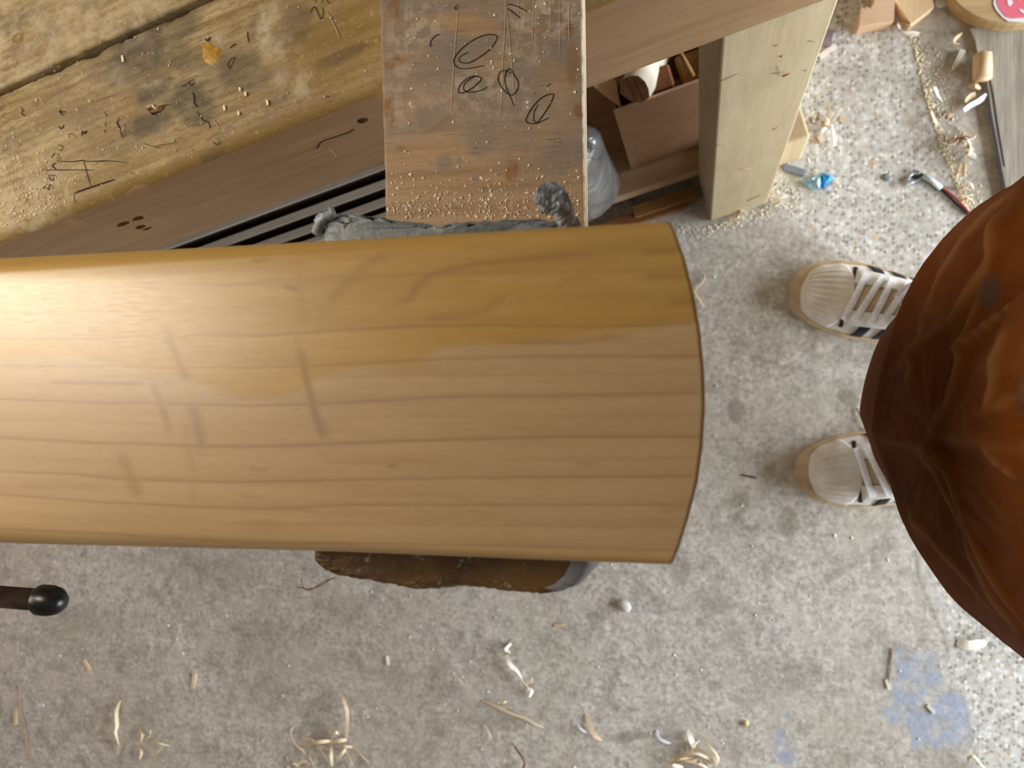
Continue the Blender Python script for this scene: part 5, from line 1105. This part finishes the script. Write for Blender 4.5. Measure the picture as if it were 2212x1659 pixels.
    creases = [([(2004, 954), (2025, 920), (2051, 880), (2080, 790), (2110, 688), (2140, 590), (2169, 500), (2212, 400)], 9, 3.2, 1), ([(1914, 813), (1990, 750), (2071, 684), (2110, 610), (2161, 508), (2200, 440)], 10, 2.6, 1), ([(2071, 774), (2110, 730), (2149, 688), (2212, 640)], 8, 2.2, 1), ([(1893, 953), (1930, 950), (1976, 958), (2030, 990), (2059, 1013)], 8, 2.4, 1),
               ([(2006, 950), (2015, 975), (2046, 999), (2066, 1040), (2085, 1086), (2119, 1175), (2150, 1230), (2191, 1298), (2240, 1370)], 7, 3.2, 1), ([(1976, 960), (2020, 1030), (2059, 1099), (2109, 1208), (2160, 1300), (2212, 1377)], 9, 2.4, 1), ([(1959, 1086), (2000, 1140), (2046, 1198), (2100, 1275), (2158, 1331)], 9, 2.4, 1), ([(2125, 966), (2158, 999), (2211, 1039)], 8, 1.8, 1), ([(1990, 700), (2040, 600), (2090, 520), (2150, 450), (2212, 405)], 12, 2.0, 1), ([(1960, 840), (1975, 760), (2010, 690)], 12, 1.6, 1), ([(2140, 900), (2160, 780), (2190, 700)], 14, 2.0, 1),
               ([(2020, 960), (2060, 985), (2120, 1000)], 12, -2.2, 0), ([(2040, 860), (2095, 690), (2150, 520)], 13, -2.4, 0), ([(1985, 980), (2040, 1080), (2090, 1190)], 12, -2.0, 0), ([(1900, 900), (1960, 900), (2000, 940)], 16, -1.6, 0), ([(2180, 830), (2200, 900), (2190, 960)], 16, -2.0, 0), ([(1980, 1150), (2080, 1270), (2180, 1360)], 10, -1.6, 0)]
    for poly, w, a, rb in creases:
        d, f = seg_dist(px, py, poly); g = np.exp(-(d / w) ** 2) * np.clip(np.sin(np.pi * np.clip(f, .05, .95)) * 2.5, .2, 1); disp += a * .001 * g
        if rb: rub = np.maximum(rub, .8 * np.exp(-(d / (w * .6)) ** 2) * np.clip(np.sin(np.pi * f) * 2, 0, 1))
    wob = (vnoise(px / 1000 + 3, py / 1000 + 3, 14, 201, 3) - .5)
    ang = np.arctan2(py - 945, px - 2005); rr_ = np.hypot(py - 945, px - 2005) / 1000; fol = vnoise(ang * .55 + 5, rr_ * .35 + 5, 14, 207, 3) - .5
    disp = np.where(on, disp + wob * .0016 + fol * .0055 * np.clip(rr_ * 9, 0, 1), 0); rub = np.maximum(rub, 1.6 * np.clip(fol - .14, 0, 1))
    disp = disp * 1 * np.clip((zs - (z0 - .03)) / .05, 0, 1)[:, None]
    disp = disp * np.clip((zs - z0) / .022, .25, 1)[:, None]
    nx, ny = V[..., 0] - ax, V[..., 1] - ay; ln = np.hypot(nx, ny); V[..., 0] += nx / ln * disp; V[..., 1] += ny / ln * disp
    rub = np.where(on, rub, 0) + .25 * np.clip(wob * 2, 0, 1); patch = .8 * blob(px, py, 2142, 630, 20, 30, .5, .35, wob * .8) * on; patch = np.maximum(patch, .6 * blob(px, py, 2205, 860, 14, 60, 0, .3, wob) * on)
    Vi = V.copy(); Vi[..., 0] -= nx / ln * .0025; Vi[..., 1] -= ny / ln * .0025
    N = nu * nv; walls = [(i * nu, (i + 1) * nu, N + (i + 1) * nu, N + i * nu) for i in range(nv - 1)] + [((i + 1) * nu + nu - 1, i * nu + nu - 1, N + i * nu + nu - 1, N + (i + 1) * nu + nu - 1) for i in range(nv - 1)] + [(j + 1, j, N + j, N + j + 1) for j in range(nu - 1)] + [((nv - 1) * nu + j, (nv - 1) * nu + j + 1, N + (nv - 1) * nu + j + 1, N + (nv - 1) * nu + j) for j in range(nu - 1)]
    ap = np_mesh('apron', np.concatenate([V.reshape(-1, 3), Vi.reshape(-1, 3)]), np.concatenate([grid_faces(nv, nu), grid_faces(nv, nu, N, True), np.array(walls)]), M['canvas'], o)
    bm = bmesh.new(); bm.from_mesh(ap.data); bmesh.ops.recalc_face_normals(bm, faces=bm.faces); bm.to_mesh(ap.data); bm.free()
    zc = lambda a: np.concatenate([a.ravel(), a.ravel()]); set_attr(ap.data, 'mask', zc(rub), zc(patch), zc(patch) * 0)
    ap['label'] = 'dark brown waxed canvas apron'
    # ---- sneakers
    tx = np.array([0, .006, .018, .036, .062, .095, .135, .18, .22, .255, .275, .284]); wx = np.array([.0, .021, .0345, .045, .0525, .0555, .052, .045, .040, .036, .026, .0])
    hx = np.array([0, .02, .05, .09, .12, .16, .20, .25, .284]); hz = np.array([.020, .034, .043, .055, .066, .078, .086, .086, .074])
    def wid(x): return np.interp(x, tx, wx)
    def surf(x, v, off=0.0):      # v in -1..1 across; upper surface of the shoe
        xp = x + .013 * np.exp(-x / .03); w = wid(x) * .97 * (1 - .10 * np.exp(-x / .03)) + off; y = w * np.sign(v) * (1 - (1 - np.abs(v)) ** 1.25); h = np.interp(x, hx, hz); z = .022 + (h - .022) * np.clip(1 - np.abs(v) ** 3.0, 0, 1) ** .8 + off
        return np.stack([xp, y, z], -1)
    def patch_mesh(name, x0f, x1f, v0, v1, off, mat, par, nx_=14, nv_=10, ridge=0.0, lab=None):
        vs = np.linspace(v0, v1, nv_); X = np.stack([np.linspace(x0f(v), x1f(v), nx_) for v in vs], 1); Vv = np.broadcast_to(vs[None], X.shape)
        Q = surf(X, Vv, off)
        if ridge: Q[..., 2] += ridge * np.cos(Vv * 40) * np.sin(np.linspace(0, math.pi, nx_))[:, None]
        Qb = surf(X, Vv, off - .0012); N_ = nx_ * nv_
        ws = [(i * nv_, (i + 1) * nv_, N_ + (i + 1) * nv_, N_ + i * nv_) for i in range(nx_ - 1)] + [((i + 1) * nv_ + nv_ - 1, i * nv_ + nv_ - 1, N_ + i * nv_ + nv_ - 1, N_ + (i + 1) * nv_ + nv_ - 1) for i in range(nx_ - 1)] + [(j + 1, j, N_ + j, N_ + j + 1) for j in range(nv_ - 1)] + [((nx_ - 1) * nv_ + j, (nx_ - 1) * nv_ + j + 1, N_ + (nx_ - 1) * nv_ + j + 1, N_ + (nx_ - 1) * nv_ + j) for j in range(nv_ - 1)]
        ob = np_mesh(name, np.concatenate([Q.reshape(-1, 3), Qb.reshape(-1, 3)]), np.concatenate([grid_faces(nx_, nv_), grid_faces(nx_, nv_, N_, True), np.array(ws)]), mat, par)
        bm = bmesh.new(); bm.from_mesh(ob.data); bmesh.ops.recalc_face_normals(bm, faces=bm.faces); bm.to_mesh(ob.data); bm.free()
        return ob
    for k, (a, d) in enumerate(sh):
        xs = np.concatenate([np.linspace(0, .02, 10), np.linspace(.024, .284, 44)]); vs = np.linspace(-1, 1, 33); X, Vv = np.meshgrid(xs, vs, indexing='ij'); Q = surf(X, Vv)
        s = np_mesh('shoe', Q.reshape(-1, 3), grid_faces(len(xs), len(vs)), M['shoe_white'], o)
        bm = bmesh.new(); bm.from_mesh(s.data); bmesh.ops.holes_fill(bm, edges=[e for e in bm.edges if e.is_boundary], sides=0); bmesh.ops.recalc_face_normals(bm, faces=bm.faces); bm.to_mesh(s.data); bm.free()
        s.location = (a.x, a.y, 0); s.rotation_euler = (0, 0, math.atan2(d.y, d.x)); s['label'] = 'white sneaker with dark stripes'
        # sole
        prof = [(.0, -.001), (.004, .002), (.014, .0035), (.023, .0030), (.0262, .0)]; ns = 60; T = np.linspace(0, 1, ns); sx = .284 * (1 - np.cos(T * math.pi)) / 2
        up = np.stack([sx, wid(sx)], -1); loop = np.concatenate([up, (up * [1, -1])[::-1][1:-1]]); c = np.array([.13, 0]); dirs = loop - c; dirs /= np.linalg.norm(dirs, axis=1)[:, None]
        Vs, n = [], len(loop)
        for z, off in prof:
            p = loop + dirs * off; Vs += [(x, y, z) for x, y in p]
        F = [(i * n + j, i * n + (j + 1) % n, (i + 1) * n + (j + 1) % n, (i + 1) * n + j) for i in range(len(prof) - 1) for j in range(n)] + [tuple(range(n))[::-1], tuple(range((len(prof) - 1) * n, len(prof) * n))]
        mesh_obj('sole', Vs, F, M['shoe_sole'], s, True)
        tc = patch_mesh('toe_cap', lambda v: .006 + .012 * abs(v) ** 2, lambda v: .078 + .012 * (1 - abs(v)) - .02 * abs(v) ** 3, -.93, .93, .0016, M['shoe_toe'], s, 24, 61, .0009)
        tc['label'] = 'ridged rubber shell toe cap'
        patch_mesh('tongue', lambda v: .088, lambda v: .195, -.30, .30, .0012, M['shoe_tongue'], s, 20, 9)
        for sg in (-1, 1):
            lo, hi = (.30, .66) if sg > 0 else (-.66, -.30)
            patch_mesh('eyestay', lambda v: .084, lambda v: .20, lo, hi, .0028, M['shoe_white'], s, 20, 8)
            patch_mesh('throat_shadow', lambda v: .0795, lambda v: .0855, *((.28, .80) if sg > 0 else (-.80, -.28)), .0014, M['shoe_shade'], s, 4, 10)  # dark strips painting in the shade behind the toe cap
            for j in range(3):
                xa = .108 + j * .030
                patch_mesh('stripe', lambda v, xa=xa: xa - .02 * (abs(v) - .66), lambda v, xa=xa: xa + .015 - .02 * (abs(v) - .66), *((.66, .985) if sg > 0 else (-.985, -.66)), .0022, M['shoe_stripe'], s, 5, 8)
        # laces
        for j in range(5):
            x = .090 + j * .0175; sl = .012 * (1 if j % 2 else .6) * (1 if k == 0 else -1); pts = [surf(np.array(x + sl * vv), np.array(vv * .55), .0055) for vv in np.linspace(-1, 1, 7)]
            ribbon('lace', [Vector(p) for p in pts], .0092, M['shoe_lace'], s, .0011, taper=.9)
        if k == 0:
            p = lambda x, v, dz: Vector(surf(np.array(x), np.array(v), .006 + dz))
            ribbon('lace_loop', [p(.150, .0, .0), p(.160, -.3, .006), p(.175, -.55, .008), p(.190, -.5, .008), p(.180, -.25, .004), p(.16, -.05, .002)], .006, M['shoe_lace'], s, .001, taper=.9)
            ribbon('lace_loop', [p(.140, .1, .0), p(.150, .35, .006), p(.170, .5, .008), p(.185, .35, .006)], .006, M['shoe_lace'], s, .001, taper=.9)
build_person()
